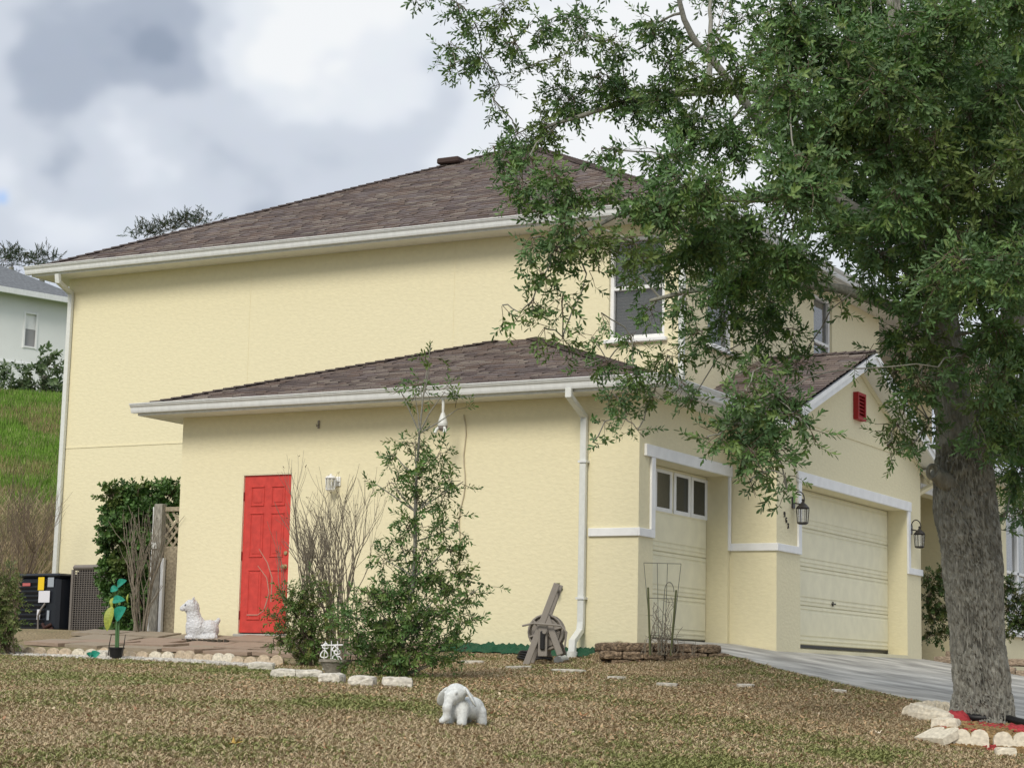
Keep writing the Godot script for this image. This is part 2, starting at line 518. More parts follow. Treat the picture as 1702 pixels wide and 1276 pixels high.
func lawn_color(x: float, z: float) -> Color:
	var hilly := smoothstep(-13.0, -16.5, x)
	var g := greenness(x, z) if hilly < 1.0 else 0.0
	var dry := Color(0.36, 0.275, 0.17).lerp(Color(0.43, 0.34, 0.215), clampf(0.5 + f_fine.get_noise_2d(x * 0.6 + 40.0, z * 0.6), 0, 1))
	var c := dry.lerp(Color(0.24, 0.235, 0.10), g)
	var hc := Color(0.15, 0.25, 0.05).lerp(Color(0.34, 0.31, 0.14), smoothstep(-0.1, 0.45, f_patch.get_noise_2d(x * 0.7, z * 0.7)))
	return c.lerp(hc, hilly)

func build_ground() -> void:
	f_patch.seed = 3; f_patch.frequency = 0.35; f_patch.fractal_octaves = 3
	f_fine.seed = 4; f_fine.frequency = 1.6; f_fine.fractal_octaves = 3
	var xs := []
	var zs := []
	var a := -400.0
	while a <= 400.0:
		xs.append(a); zs.append(a)
		var r := absf(a + (0.2 if a < 0 else 0.0))
		a += 0.25 if r < 16.0 else (1.5 if r < 40.0 else (6.0 if r < 90.0 else 60.0))
	var zz := []
	for z in zs:
		zz.append(z + 4.0)
	var g := Geo.new()
	var nx := xs.size()
	var pts := []
	var cols := []
	for i in nx:
		for j in zz.size():
			var x: float = xs[i]
			var z: float = zz[j]
			var bumpy := f_fine.get_noise_2d(x * 0.8, z * 0.8) * 0.012 if z > 0.6 and x < 9.0 and x > -12.0 else 0.0
			if x > 0.0 and z < edge_at(EDGE_X, EDGE_Z, x) + 0.4:
				bumpy = -absf(bumpy) - (0.05 if z < edge_at(EDGE_X, EDGE_Z, x) - 0.3 else 0.0)
			pts.append(Vector3(x, height(x, z) + bumpy, z))
			cols.append(lawn_color(x, z))
	var nz := zz.size()
	for i in nx - 1:
		for j in nz - 1:
			var p0: Vector3 = pts[i * nz + j]
			var p1: Vector3 = pts[i * nz + j + 1]
			var p2: Vector3 = pts[(i + 1) * nz + j + 1]
			var p3: Vector3 = pts[(i + 1) * nz + j]
			var nn := (p1 - p0).cross(p3 - p0).normalized()
			for q in [[p0, i * nz + j], [p2, (i + 1) * nz + j + 1], [p1, i * nz + j + 1], [p0, i * nz + j], [p3, (i + 1) * nz + j], [p2, (i + 1) * nz + j + 1]]:
				g.v.append(q[0]); g.n.append(nn); g.c.append(cols[q[1]])
	structure(g, "ground", M.ground)
	# driveway: cast slabs with joints between them
	var dw := Node3D.new()
	dw.name = "driveway"
	dw.set_meta("kind", "structure")
	add_child(dw)
	var ex := EDGE_X
	var ez := EDGE_Z
	var cuts := [-0.55, 2.4, 5.6, 9.4]
	var rows := [99.0, -2.72, -5.75, -9.0, -15.0]
	for ci in cuts.size() - 1:
		for ri in rows.size() - 1:
			if ri == 3 and ci == 0:
				continue
			var s := Geo.new()
			var x0: float = cuts[ci] + 0.006
			var x1: float = cuts[ci + 1] - 0.006
			var n := 14
			for k in n:
				var xa := lerpf(x0, x1, float(k) / n)
				var xb := lerpf(x0, x1, float(k + 1) / n)
				var za: float = minf(rows[ri] - 0.006, edge_at(ex, ez, xa))
				var zb: float = minf(rows[ri] - 0.006, edge_at(ex, ez, xb))
				var zl: float = rows[ri + 1] + 0.006
				var ya := drive_height(xa) + 0.02
				var yb := drive_height(xb) + 0.02
				var t := Vector3(0, 0.14, 0)
				s.quad(Vector3(xa, ya, za), Vector3(xb, yb, zb), Vector3(xb, yb, zl), Vector3(xa, ya, zl))
				s.quad(Vector3(xa, ya, za) - t, Vector3(xb, yb, zb) - t, Vector3(xb, yb, zb), Vector3(xa, ya, za))
				s.quad(Vector3(xb, yb, zl) - t, Vector3(xa, ya, zl) - t, Vector3(xa, ya, zl), Vector3(xb, yb, zl))
				if k == 0:
					s.quad(Vector3(xa, ya, zl) - t, Vector3(xa, ya, za) - t, Vector3(xa, ya, za), Vector3(xa, ya, zl))
				if k == n - 1:
					s.quad(Vector3(xb, yb, zb) - t, Vector3(xb, yb, zl) - t, Vector3(xb, yb, zl), Vector3(xb, yb, zb))
			part(s, "slab", M.concrete, dw)

func edge_at(ex: Array, ez: Array, x: float) -> float:
	for i in ex.size() - 1:
		if x <= ex[i + 1]:
			return lerpf(ez[i], ez[i + 1], clampf((x - ex[i]) / (ex[i + 1] - ex[i]), 0, 1))
	return ez[ez.size() - 1]

# ------------------------------------------------------------------ house
const UX := Vector3(1, 0, 0)
const UZ := Vector3(0, 0, -1)
const UP := Vector3(0, 1, 0)

func shingles(parent: Node, O: Vector3, U: Vector3, S: Vector3, smax: float, lf: Callable, rf: Callable) -> void:
	var N := U.cross(S).normalized()
	var deck := Geo.new()
	var g := Geo.new()
	var ex := 0.14
	var k := 0
	var pal := [Color(0.27, 0.205, 0.180), Color(0.20, 0.155, 0.142), Color(0.34, 0.275, 0.245), Color(0.23, 0.19, 0.185), Color(0.39, 0.335, 0.30), Color(0.155, 0.12, 0.115), Color(0.29, 0.235, 0.22)]
	while k * ex < smax - 0.01:
		var s0 := k * ex
		var s1 := minf(s0 + ex + 0.02, smax)
		var l0: float = lf.call(s0)
		var r0: float = rf.call(s0)
		var l1: float = lf.call(s1)
		var r1: float = rf.call(s1)
		if r0 - l0 < 0.03:
			break
		deck.quad(O + U * l0 + S * s0 - N * 0.02, O + U * r0 + S * s0 - N * 0.02, O + U * r1 + S * s1 - N * 0.02, O + U * l1 + S * s1 - N * 0.02)
		var u := l0 - rng.randf() * 0.3
		var run := rng.randi() % pal.size()
		while u < r0:
			var w := rng.randf_range(0.10, 0.26)
			var ua := maxf(u, l0)
			var ub := minf(u + w - 0.006, r0)
			if ub - ua > 0.01:
				if rng.randf() < 0.75:
					run = rng.randi() % pal.size()
				var thick := 0.010 + (0.009 if run % 2 == 0 else 0.0)
				var shade := rng.randf_range(0.86, 1.12)
				g.col = Color(pal[run].r * shade, pal[run].g * shade, pal[run].b * shade)
				var ua1 := clampf(ua, minf(l1, ub), maxf(ub, l1))
				var ub1 := maxf(minf(ub, r1), ua1)
				var a := O + U * ua + S * s0
				var b := O + U * ub + S * s0
				g.quad(a + N * thick, b + N * thick, O + U * ub1 + S * s1 + N * 0.001, O + U * ua1 + S * s1 + N * 0.001)
				g.quad(a - N * 0.004, b - N * 0.004, b + N * thick, a + N * thick)
			u += w
		k += 1
	var plane := part(deck, "roof_deck", M.dark, parent)
	part(g, "shingles", M.shingle, plane, "", "stuff")

func hip_caps(parent: Node, a: Vector3, b: Vector3, n1: Vector3, n2: Vector3) -> void:
	var g := Geo.new()
	var d := (b - a).normalized()
	var L := (b - a).length()
	var s1 := n1.cross(d).normalized()
	var s2 := d.cross(n2).normalized()
	var up := (n1 + n2).normalized()
	if s1.y > 0: s1 = -s1
	if s2.y > 0: s2 = -s2
	var s := 0.0
	while s < L:
		var sh := rng.randf_range(0.8, 1.15)
		g.col = Color(0.15 * sh, 0.115 * sh, 0.105 * sh)
		var e := minf(s + 0.2, L)
		var p := a + d * s + up * 0.034
		var q := a + d * e + up * 0.016
		for w in [s1, s2]:
			g.quad(p, p + w * 0.14, q + w * 0.14, q)
			g.quad(p + w * 0.14, p, p - up * 0.02, p + w * 0.14 - up * 0.02)
		s += 0.14
	part(g, "ridge_caps", M.shingle, parent, "", "stuff")

func gutter_run(parent: Node, a: Vector3, b: Vector3, out: Vector3) -> void:
	# K-style trough: a and b at the top back edge
	var g := Geo.new()
	var prof := PackedVector2Array([Vector2(0, -0.12), Vector2(0.065, -0.12), Vector2(0.075, -0.095), Vector2(0.082, -0.055), Vector2(0.105, -0.03), Vector2(0.11, -0.012), Vector2(0.118, -0.012), Vector2(0.118, 0.0), Vector2(0.10, 0.0), Vector2(0.10, -0.02), Vector2(0.012, -0.05), Vector2(0.0, 0.0)])
	var d := (b - a).normalized()
	if out.cross(UP).dot(d) > 0.0:
		var q := a; a = b; b = q
		d = -d
	g.prism(Transform3D(Basis(out, UP, out.cross(UP)), a), prof, (b - a).length())
	part(g, "gutter", M.gutter, parent)

func window(parent: Node, o: Vector3, U: Vector3, w: float, h: float, rec: float, blinds := true, rails := 1) -> void:
	var N := U.cross(UP)
	var base := o - N * rec
	var B := Basis(U, UP, N)
	var f := Geo.new()
	var t := 0.055
	for q in [[w * 0.5, t * 0.5, w, t], [w * 0.5, h - t * 0.5, w, t]]:
		f.obox(Transform3D(B, base + U * q[0] + UP * q[1]), Vector3(q[2], q[3], 0.07), 0.006)
	for q in [t * 0.5, w - t * 0.5]:
		f.obox(Transform3D(B, base + U * q + UP * h * 0.5), Vector3(t, h - 2 * t, 0.066), 0.006)
	var win := part(f, "window", M.white, parent)
	var r := Geo.new()
	r.obox(Transform3D(B, base + U * w * 0.5 + UP * h * 0.5 + N * 0.004), Vector3(w - 2 * t, 0.05, 0.06), 0.005)
	if rails > 1:
		r.obox(Transform3D(B, base + U * w * 0.5 + UP * h * 0.5 + N * 0.002), Vector3(0.1, h - 2 * t, 0.064), 0.005)
	part(r, "meeting_rail", M.white, win)
	for q in [[0.0, h * 0.5], [h * 0.5, h]]:
		var p := Geo.new()
		p.obox(Transform3D(B, base + U * w * 0.5 + UP * (q[0] + q[1]) * 0.5 - N * (0.012 if q[0] > 0 else 0.02)), Vector3(w - t, q[1] - q[0] - 0.03, 0.005))
		part(p, "pane", M.glass, win)
	if blinds:
		var s := Geo.new()
		var y := 0.07
		while y < h - 0.06:
			s.obox(Transform3D(B * Basis(Vector3(1, 0, 0), 0.75), base + U * w * 0.5 + UP * y - N * 0.07), Vector3(w - 0.05, 0.046, 0.003))
			y += 0.042
		part(s, "blind", M.blind, win, "", "stuff")
	var k := Geo.new()                     # the room behind, open towards the window
	var c0 := base + U * (w * 0.5) + UP * (h * 0.5) - N * 0.12
	var hx := U * (w * 0.5 + 0.02)
	var hy := UP * (h * 0.5 + 0.02)
	var dz := -N * 1.6
	k.quad(c0 - hx - hy + dz, c0 + hx - hy + dz, c0 + hx + hy + dz, c0 - hx + hy + dz)
	k.quad(c0 - hx - hy, c0 + hx - hy, c0 + hx - hy + dz, c0 - hx - hy + dz)
	k.quad(c0 + hx + hy, c0 - hx + hy, c0 - hx + hy + dz, c0 + hx + hy + dz)
	k.quad(c0 - hx + hy, c0 - hx - hy, c0 - hx - hy + dz, c0 - hx + hy + dz)
	k.quad(c0 + hx - hy, c0 + hx + hy, c0 + hx + hy + dz, c0 + hx - hy + dz)
	part(k, "room", M.soffit, win)
	var sill := Geo.new()
	sill.obox(Transform3D(B, o + U * w * 0.5 - UP * 0.03 + N * 0.02), Vector3(w + 0.1, 0.056, 0.1), 0.01)
	part(sill, "sill", M.white, win)

func garage_door(parent: Node, o: Vector3, w: float, h: float, panes: Array) -> void:
	# faces +x; o = lower corner of the opening towards the viewer, on the door's plane
	var door := Geo.new()
	door.box(o + Vector3(-0.06, 0.0, 0.0), o + Vector3(-0.02, h, -w))
	var root := part(door, "garage_door", M.door_cream, parent)
	var sh := (h - 0.03) / 4.0
	for k in 4:
		var s := Geo.new()
		var y0 := o.y + 0.03 + k * sh
		s.box(Vector3(o.x - 0.02, y0 + 0.004, o.z - 0.005), Vector3(o.x, y0 + sh - 0.004, o.z - w + 0.005), 0.008)
		if k < 3 or panes.is_empty():
			for q in [[0.055, 0.085], [0.115, sh - 0.075], [sh - 0.05, sh - 0.028]]:
				s.box(Vector3(o.x, y0 + q[0], o.z - 0.03), Vector3(o.x + 0.009, y0 + q[1], o.z - w + 0.03), 0.007)
		part(s, "section", M.door_cream, root)
	for p in panes:
		var f := Geo.new()
		var y0 := o.y + h - 0.50
		var y1 := o.y + h - 0.08
		f.box(Vector3(o.x, y0 - 0.05, p[0] + 0.07), Vector3(o.x + 0.014, y0, p[1] - 0.07), 0.004)
		f.box(Vector3(o.x, y1, p[0] + 0.07), Vector3(o.x + 0.014, y1 + 0.04, p[1] - 0.07), 0.004)
		f.box(Vector3(o.x, y0, p[0] + 0.07), Vector3(o.x + 0.0135, y1, p[0]), 0.004)
		f.box(Vector3(o.x, y0, p[1]), Vector3(o.x + 0.0135, y1, p[1] - 0.07), 0.004)
		part(f, "window_frame", M.white, root)
		var gl := Geo.new()
		gl.box(Vector3(o.x + 0.002, y0 + 0.001, p[0] - 0.001), Vector3(o.x + 0.005, y1 - 0.001, p[1] + 0.001))
		part(gl, "pane", M.pane_dark, root)
	var seal := Geo.new()
	seal.box(Vector3(o.x - 0.05, o.y - 0.01, o.z - 0.01), Vector3(o.x - 0.012, o.y + 0.028, o.z - w + 0.01))
	part(seal, "bottom_seal", M.black, root)

func build_house() -> void:
	M.pane_dark = mat(Color(0.035, 0.038, 0.036), 0.08)
	var H := thing("house", "two-storey cream stucco house with brown shingle roof and two garage doors", "house")
	var e1 := 3.0     # underside of the garage eaves
	var e2 := 5.78    # underside of the main eaves
	# ---- walls
	var g := Geo.new()
	g.wall(Vector3(-6.6, -0.4, 0), UX, UP, 6.6, e1 + 0.4, [[1.0, 0.58, 1.77, 2.61]], 0.12)                     # garage side wall
	g.wall(Vector3(0, -0.4, 0), UZ, UP, 2.73, e1 + 0.4, [[0.40, 0.55, 2.65, 2.68]], 0.30)
	g.wall(Vector3(-6.6, -0.4, -3.0), Vector3(0, 0, 1), UP, 3.0, e1 + 0.4, [], 0.1)
	part(g, "garage_wall", M.stucco, H)
	g = Geo.new()
	g.wall(Vector3(0, -0.4, -2.73), UX, UP, 0.624, 3.5, [], 0.1)
	g.wall(Vector3(0.624, -0.4, -2.73), UZ, UP, 6.02, 3.4, [[0.84, 0.55, 5.33, 2.68]], 0.30)
	g.tri(Vector3(0.624, 3.0, -2.73), Vector3(0.624, 3.0, -8.75), Vector3(0.624, 4.12, -5.74))
	g.wall(Vector3(0.624, -0.4, -8.75), Vector3(-1, 0, 0), UP, 3.2, 3.5, [], 0.1)
	part(g, "garage_bay_wall", M.stucco, H)
	g = Geo.new()
	g.wall(Vector3(-11.35, -0.4, -3.0), UX, UP, 10.6, e2 + 0.4, [[9.47, 4.6, 10.29, 6.0]], 0.1)
	g.wall(Vector3(-0.75, -0.4, -3.0), UZ, UP, 8.02, e2 + 0.4, [[0.72, 4.6, 1.62, 6.0], [4.85, 4.6, 5.68, 6.05]], 0.1)
	g.wall(Vector3(-11.35, -0.4, -20.0), Vector3(0, 0, 1), UP, 17.0, e2 + 0.4, [], 0.1)
	g.wall(Vector3(-0.75, -0.4, -11.02), Vector3(-1, 0, 0), UP, 1.8, e2 + 0.4, [], 0.1)
	g.wall(Vector3(-2.55, -0.4, -11.02), UZ, UP, 8.98, e2 + 0.4, [], 0.1)
	g.wall(Vector3(-2.55, -0.4, -20.0), Vector3(-1, 0, 0), UP, 8.8, e2 + 0.4, [], 0.1)
	part(g, "main_wall", M.stucco, H)
	# stucco joints
	for q in [[Vector3(-11.35, 3.075, -3.0), Vector3(-6.6, 3.095, -2.992)], [Vector3(-7.83, 3.1, -3.0), Vector3(-7.815, e2, -2.996)], [Vector3(-4.31, 3.3, -3.0), Vector3(-4.295, e2, -2.996)]]:
		g = Geo.new(); g.box(q[0], q[1]); part(g, "stucco_joint", M.stucco, H)
	g = Geo.new(); g.box(Vector3(0.624, 3.065, -2.76), Vector3(0.636, 3.085, -8.7)); part(g, "stucco_joint", M.stucco, H)
	# ---- trim boards
	for q in [
		[Vector3(0, 2.28, -0.13), Vector3(0.035, 2.42, -2.725)], [Vector3(0, 1.44, -0.29), Vector3(0.03, 2.28, -0.40)], [Vector3(0, 1.345, 0.032), Vector3(0.03, 1.44, -0.40)],
		[Vector3(-0.63, 1.345, 0), Vector3(0.0, 1.44, 0.03)], [Vector3(0, 1.345, -2.65), Vector3(0.03, 2.28, -2.70)],
		[Vector3(0.002, 1.345, -2.73), Vector3(0.655, 1.44, -2.70)], [Vector3(0.624, 1.345, -2.73), Vector3(0.655, 1.44, -3.56)], [Vector3(0.624, 1.44, -3.45), Vector3(0.652, 2.275, -3.565)],
		[Vector3(0.624, 2.275, -3.42), Vector3(0.66, 2.415, -8.20)], [Vector3(0.624, 1.44, -8.06), Vector3(0.652, 2.275, -8.18)], [Vector3(0.624, 1.345, -8.06), Vector3(0.655, 1.44, -8.77)]]:
		g = Geo.new(); g.box(q[0], q[1], 0.004); part(g, "trim_board", M.white, H)
	# ---- garage doors
	garage_door(H, Vector3(-0.29, 0.19, -0.40), 2.25, 2.09, [[-0.52, -0.92], [-1.11, -1.49], [-1.68, -2.05], [-2.21, -2.58]])
	garage_door(H, Vector3(0.33, 0.19, -3.57), 4.49, 2.09, [])
	g = Geo.new(); g.beam(Vector3(0.35, 0.80, -5.55), Vector3(0.35, 0.80, -5.68), 0.02, 0.02); g.box(Vector3(0.33, 0.77, -5.6), Vector3(0.345, 0.83, -5.63)); part(g, "lock_handle", M.bronze, H)
	# garage floor behind the doors stays dark: closing walls of the two recesses
	for q in [[Vector3(-0.45, -0.4, -0.3), Vector3(-0.36, 2.6, -2.75)], [Vector3(0.18, -0.4, -3.4), Vector3(0.26, 2.6, -8.3)]]:
		g = Geo.new(); g.box(q[0], q[1]); part(g, "inner_wall", M.door_cream, H)
	# ---- red side door
	var dr := Geo.new()
	dr.box(Vector3(-5.585, 0.20, -0.075), Vector3(-4.845, 2.195, -0.03), 0.004)
	var door := part(dr, "side_door", M.red, H)
	for col in 2:
		var x0 := -5.585 + 0.105 + col * 0.32
		for pn in [[1.80, 2.06], [1.15, 1.72], [0.36, 1.00]]:
			var p := Geo.new()
			var x1 := x0 + 0.21
			# moulded rim standing proud round a field
			p.box(Vector3(x0, pn[1] - 0.022, -0.031), Vector3(x1, pn[1], -0.018), 0.006)
			p.box(Vector3(x0, pn[0], -0.031), Vector3(x1, pn[0] + 0.022, -0.018), 0.006)
			p.box(Vector3(x0, pn[0] + 0.022, -0.031), Vector3(x0 + 0.018, pn[1] - 0.022, -0.022), 0.004)
			p.box(Vector3(x1 - 0.018, pn[0] + 0.022, -0.031), Vector3(x1, pn[1] - 0.022, -0.022), 0.004)
			p.box(Vector3(x0 + 0.04, pn[0] + 0.045, -0.031), Vector3(x1 - 0.04, pn[1] - 0.045, -0.024), 0.006)
			part(p, "panel", M.red, door)
	for hy in [0.42, 1.17, 1.93]:
		var p := Geo.new(); p.box(Vector3(-5.606, hy - 0.055, -0.028), Vector3(-5.577, hy + 0.055, -0.014), 0.004); part(p, "hinge", M.rust, door)
	var kn := Geo.new()
	kn.lathe(Transform3D(Basis(Vector3(1, 0, 0), PI / 2), Vector3(-4.905, 1.03, -0.03)), [Vector2(0.03, 0), Vector2(0.03, 0.008), Vector2(0.012, 0.012), Vector2(0.012, 0.035), Vector2(0.026, 0.045), Vector2(0.03, 0.06), Vector2(0.022, 0.075), Vector2(0.001, 0.078)], 14)
	part(kn, "knob", M.brass, door)
	var dbt := Geo.new()
	dbt.lathe(Transform3D(Basis(Vector3(1, 0, 0), PI / 2), Vector3(-4.905, 1.20, -0.03)), [Vector2(0.028, 0), Vector2(0.028, 0.012), Vector2(0.02, 0.02), Vector2(0.001, 0.021)], 14)
	part(dbt, "deadbolt", M.brass, door)
	g = Geo.new()
	g.box(Vector3(-5.6, 0.18, -0.12), Vector3(-5.587, 2.21, -0.004)); g.box(Vector3(-4.843, 0.18, -0.12), Vector3(-4.83, 2.21, -0.004)); g.box(Vector3(-5.587, 2.197, -0.12), Vector3(-4.843, 2.21, -0.004))
	part(g, "door_frame", M.door_cream, H)
	g = Geo.new(); g.box(Vector3(-5.62, 0.10, -0.12), Vector3(-4.81, 0.185, 0.06), 0.008); part(g, "threshold", M.concrete, H)
	# ---- windows upstairs
	window(H, Vector3(-1.88, 4.2, -3.0), UX, 0.82, 1.4, 0.07)
	window(H, Vector3(-0.75, 4.2, -3.72), UZ, 0.9, 1.4, 0.07)
	window(H, Vector3(-0.75, 4.2, -7.85), UZ, 0.83, 1.45, 0.07)
	# ---- roofs
	var roof := Geo.new()
	roof.box(Vector3(-6.62, 2.985, -3.0), Vector3(0.0, e1, 0.0))
	var R1 := part(roof, "garage_roof", M.soffit, H)
	var sl := 0.345
	var cs := 1.0 / sqrt(1 + sl * sl)
	var o1 := Vector3(-7.0, e1 + 0.115, 0.42)
	var lenx := 7.42
	shingles(R1, o1, UX, Vector3(0, sl, -1).normalized(), 3.42 / cs, func(s): return s * cs, func(s): return lenx - s * cs)
	shingles(R1, Vector3(-7.0, e1 + 0.115, -3.0), Vector3(0, 0, 1), Vector3(1, sl, 0).normalized(), 3.42 / cs, func(_s): return 0.0, func(s): return 3.42 - s * cs)
	shingles(R1, Vector3(0.42, e1 + 0.115, 0.42), UZ, Vector3(-1, sl, 0).normalized(), 3.42 / cs, func(s): return s * cs, func(s): return 3.42 if s * cs > 1.2 else 5.5)
	hip_caps(R1, o1, Vector3(-3.58, e1 + 0.115 + 3.42 * sl, -3.0), Vector3(0, 1, sl).normalized(), Vector3(-sl, 1, 0).normalized())
	hip_caps(R1, Vector3(0.42, e1 + 0.115, 0.42), Vector3(-3.0, e1 + 0.115 + 3.42 * sl, -3.0), Vector3(0, 1, sl).normalized(), Vector3(sl, 1, 0).normalized())
	# soffit and fascia of the garage wing
	g = Geo.new(); g.box(Vector3(-7.0, 2.985, 0.0), Vector3(0.42, e1, 0.40)); part(g, "soffit", M.soffit, R1)
	g = Geo.new(); g.box(Vector3(-7.0, 2.985, -3.0), Vector3(-6.6, e1, 0.0)); part(g, "soffit", M.soffit, R1)
	g = Geo.new(); g.box(Vector3(0.0, 2.985, -2.73), Vector3(0.42, e1, 0.0)); part(g, "soffit", M.soffit, R1)
	g = Geo.new(); g.box(Vector3(-7.0, 2.98, 0.40), Vector3(0.42, 3.12, 0.42)); part(g, "fascia", M.gutter, R1)
	g = Geo.new(); g.box(Vector3(-7.02, 2.98, -3.0), Vector3(-7.0, 3.12, 0.42)); part(g, "fascia", M.gutter, R1)
	g = Geo.new(); g.box(Vector3(0.40, 2.982, -2.73), Vector3(0.419, 3.118, 0.40)); part(g, "fascia", M.gutter, R1)
	gutter_run(R1, Vector3(-7.08, 3.13, 0.42), Vector3(0.53, 3.13, 0.42), Vector3(0, 0, 1))
	gutter_run(R1, Vector3(0.42, 3.128, 0.42), Vector3(0.42, 3.128, -2.4), Vector3(1, 0, 0))
	# bay gable
	var gs := 0.385
	var pk := 4.30
	var hw := 3.42
	var gc := 1.0 / sqrt(1 + gs * gs)
	roof = Geo.new(); roof.box(Vector3(-0.7, 2.96, -8.74), Vector3(0.6, 3.0, -2.75))
	var R2 := part(roof, "gable_roof", M.soffit, H)
	shingles(R2, Vector3(-0.75, pk - gs * hw, -5.74 + hw), UX, Vector3(0, gs, -1).normalized(), hw / gc, func(_s): return 0.0, func(_s): return 1.66)
	shingles(R2, Vector3(0.91, pk - gs * hw, -5.74 - hw), Vector3(-1, 0, 0), Vector3(0, gs, 1).normalized(), hw / gc, func(_s): return 0.0, func(_s): return 1.66)
	hip_caps(R2, Vector3(0.92, pk, -5.74), Vector3(-0.75, pk, -5.74), Vector3(0, 1, gs).normalized(), Vector3(0, 1, -gs).normalized())
	for s in [1.0, -1.0]:
		var top := Vector3(0.895, pk - 0.03, -5.74)
		var low := Vector3(0.895, pk - gs * hw - 0.03, -5.74 + s * hw)
		var dn := Vector3(0, -0.14, 0)
		g = Geo.new()
		var B := [top, low, low + dn, top + dn]
		for dx in [[0.0, 0.03]]:
			var ox := Vector3(dx[1], 0, 0)
			if s > 0:
				g.quad(B[1] + ox, B[0] + ox, B[3] + ox, B[2] + ox); g.quad(B[2] + ox, B[3] + ox, B[3], B[2]); g.quad(B[2], B[1], B[1] + ox, B[2] + ox); g.quad(B[0], B[1], B[2], B[3])
			else:
				g.quad(B[0] + ox, B[1] + ox, B[2] + ox, B[3] + ox); g.quad(B[3] + ox, B[2] + ox, B[2], B[3]); g.quad(B[1], B[2], B[2] + ox, B[1] + ox); g.quad(B[0], B[3], B[2], B[1])
		part(g, "rake_board", M.white, R2)
		g = Geo.new()                                   # narrower board above the first
		var o2 := Vector3(0.032, 0.012, 0)
		var dn2 := Vector3(0, -0.065, 0)
		var q := [top + o2, low + o2, low + o2 + dn2, top + o2 + dn2]
		var ot := Vector3(0.02, 0, 0)
		if s > 0:
			g.quad(q[1] + ot, q[0] + ot, q[3] + ot, q[2] + ot); g.quad(q[2] + ot, q[3] + ot, q[3], q[2])
		else:
			g.quad(q[0] + ot, q[1] + ot, q[2] + ot, q[3] + ot); g.quad(q[3] + ot, q[2] + ot, q[2], q[3])
		part(g, "drip_edge", M.white, R2)
		g = Geo.new()                                   # sloping soffit under the rake, then the frieze board
		var a := Vector3(0.63, pk - 0.13, -5.74)
		var b := Vector3(0.63, pk - gs * hw - 0.13, -5.74 + s * hw)
		var ww := Vector3(0.262, 0, 0)
		if s > 0: g.quad(a, a + ww, b + ww, b)
		else: g.quad(b, b + ww, a + ww, a)
		part(g, "rake_soffit", M.soffit, R2)
		g = Geo.new()
		g.beam(a + Vector3(0.008, -0.035, -0.0), b + Vector3(0.008, -0.035, 0), 0.075, 0.02, Vector3.RIGHT)
		part(g, "frieze", M.stucco, R2)
		g = Geo.new(); g.box(Vector3(-0.4, 2.94, -5.74 + s * 3.01), Vector3(0.9, 2.955, -5.74 + s * 3.42)); part(g, "soffit", M.soffit, R2)
		g = Geo.new(); g.box(Vector3(-0.4, 2.88, -5.74 + s * 3.40), Vector3(0.893, 2.99, -5.74 + s * 3.42)); part(g, "fascia", M.gutter, R2)
	gutter_run(R2, Vector3(0.0, 2.99, -9.162), Vector3(0.9, 2.99, -9.162), Vector3(0, 0, -1))
	# red louvred vent in the gable
	g = Geo.new()
	for q in [[Vector3(0.624, 3.36, -5.66), Vector3(0.70, 3.74, -5.70)], [Vector3(0.624, 3.36, -5.96), Vector3(0.70, 3.74, -6.0)], [Vector3(0.624, 3.70, -5.70), Vector3(0.70, 3.74, -5.96)], [Vector3(0.624, 3.36, -5.70), Vector3(0.70, 3.40, -5.96)]]:
		g.box(q[0], q[1])
	g.box(Vector3(0.62, 3.38, -5.68), Vector3(0.63, 3.72, -5.98))
	var vent := part(g, "gable_vent", M.red_vent, H, "dark red louvred vent in the gable")
	for k in 6:
		var p := Geo.new()
		p.obox(Transform3D(Basis(Vector3(0, 0, 1), -0.75), Vector3(0.668, 3.425 + k * 0.05, -5.83)), Vector3(0.055, 0.008, 0.26))
		part(p, "slat", M.red_vent, vent)
	# main roof: hipped
	roof = Geo.new(); roof.box(Vector3(-11.3, 5.74, -19.9), Vector3(-0.8, e2, -3.05))
	var R3 := part(roof, "main_roof", M.soffit, H)
	var ms := 0.487
	var mc := 1.0 / sqrt(1 + ms * ms)
	var ey := e2 + 0.115
	var x0 := -11.74
	var x1 := -0.34
	var half := (x1 - x0) * 0.5
	var z0 := -2.58
	shingles(R3, Vector3(x0, ey, z0), UX, Vector3(0, ms, -1).normalized(), half / mc, func(s): return s * mc, func(s): return 2 * half - s * mc)
	shingles(R3, Vector3(x1, ey, z0), UZ, Vector3(-1, ms, 0).normalized(), half / mc, func(s): return s * mc, func(_s): return 17.8)
	g = Geo.new()
	var apex := Vector3(x0 + half, ey + half * ms, z0 - half)
	g.quad(Vector3(x0, ey, -20.4), Vector3(x0, ey, z0), apex, Vector3(x0 + half, apex.y, -20.4))
	part(g, "rear_slope", M.rear_roof, R3)
	hip_caps(R3, Vector3(x0, ey, z0), apex, Vector3(0, 1, ms).normalized(), Vector3(-ms, 1, 0).normalized())
	hip_caps(R3, Vector3(x1, ey, z0), apex, Vector3(0, 1, ms).normalized(), Vector3(ms, 1, 0).normalized())
	for q in [[Vector3(x0, e2 - 0.015, -3.0), Vector3(x1, e2, z0 - 0.02)], [Vector3(x0, e2 - 0.015, -20.2), Vector3(-11.35, e2, -3.0)], [Vector3(-0.75, e2 - 0.015, -11.0), Vector3(x1, e2, -3.0)], [Vector3(-2.55, e2 - 0.015, -20.2), Vector3(x1, e2, -11.0)]]:
		g = Geo.new(); g.box(q[0], q[1]); part(g, "soffit", M.soffit, R3)
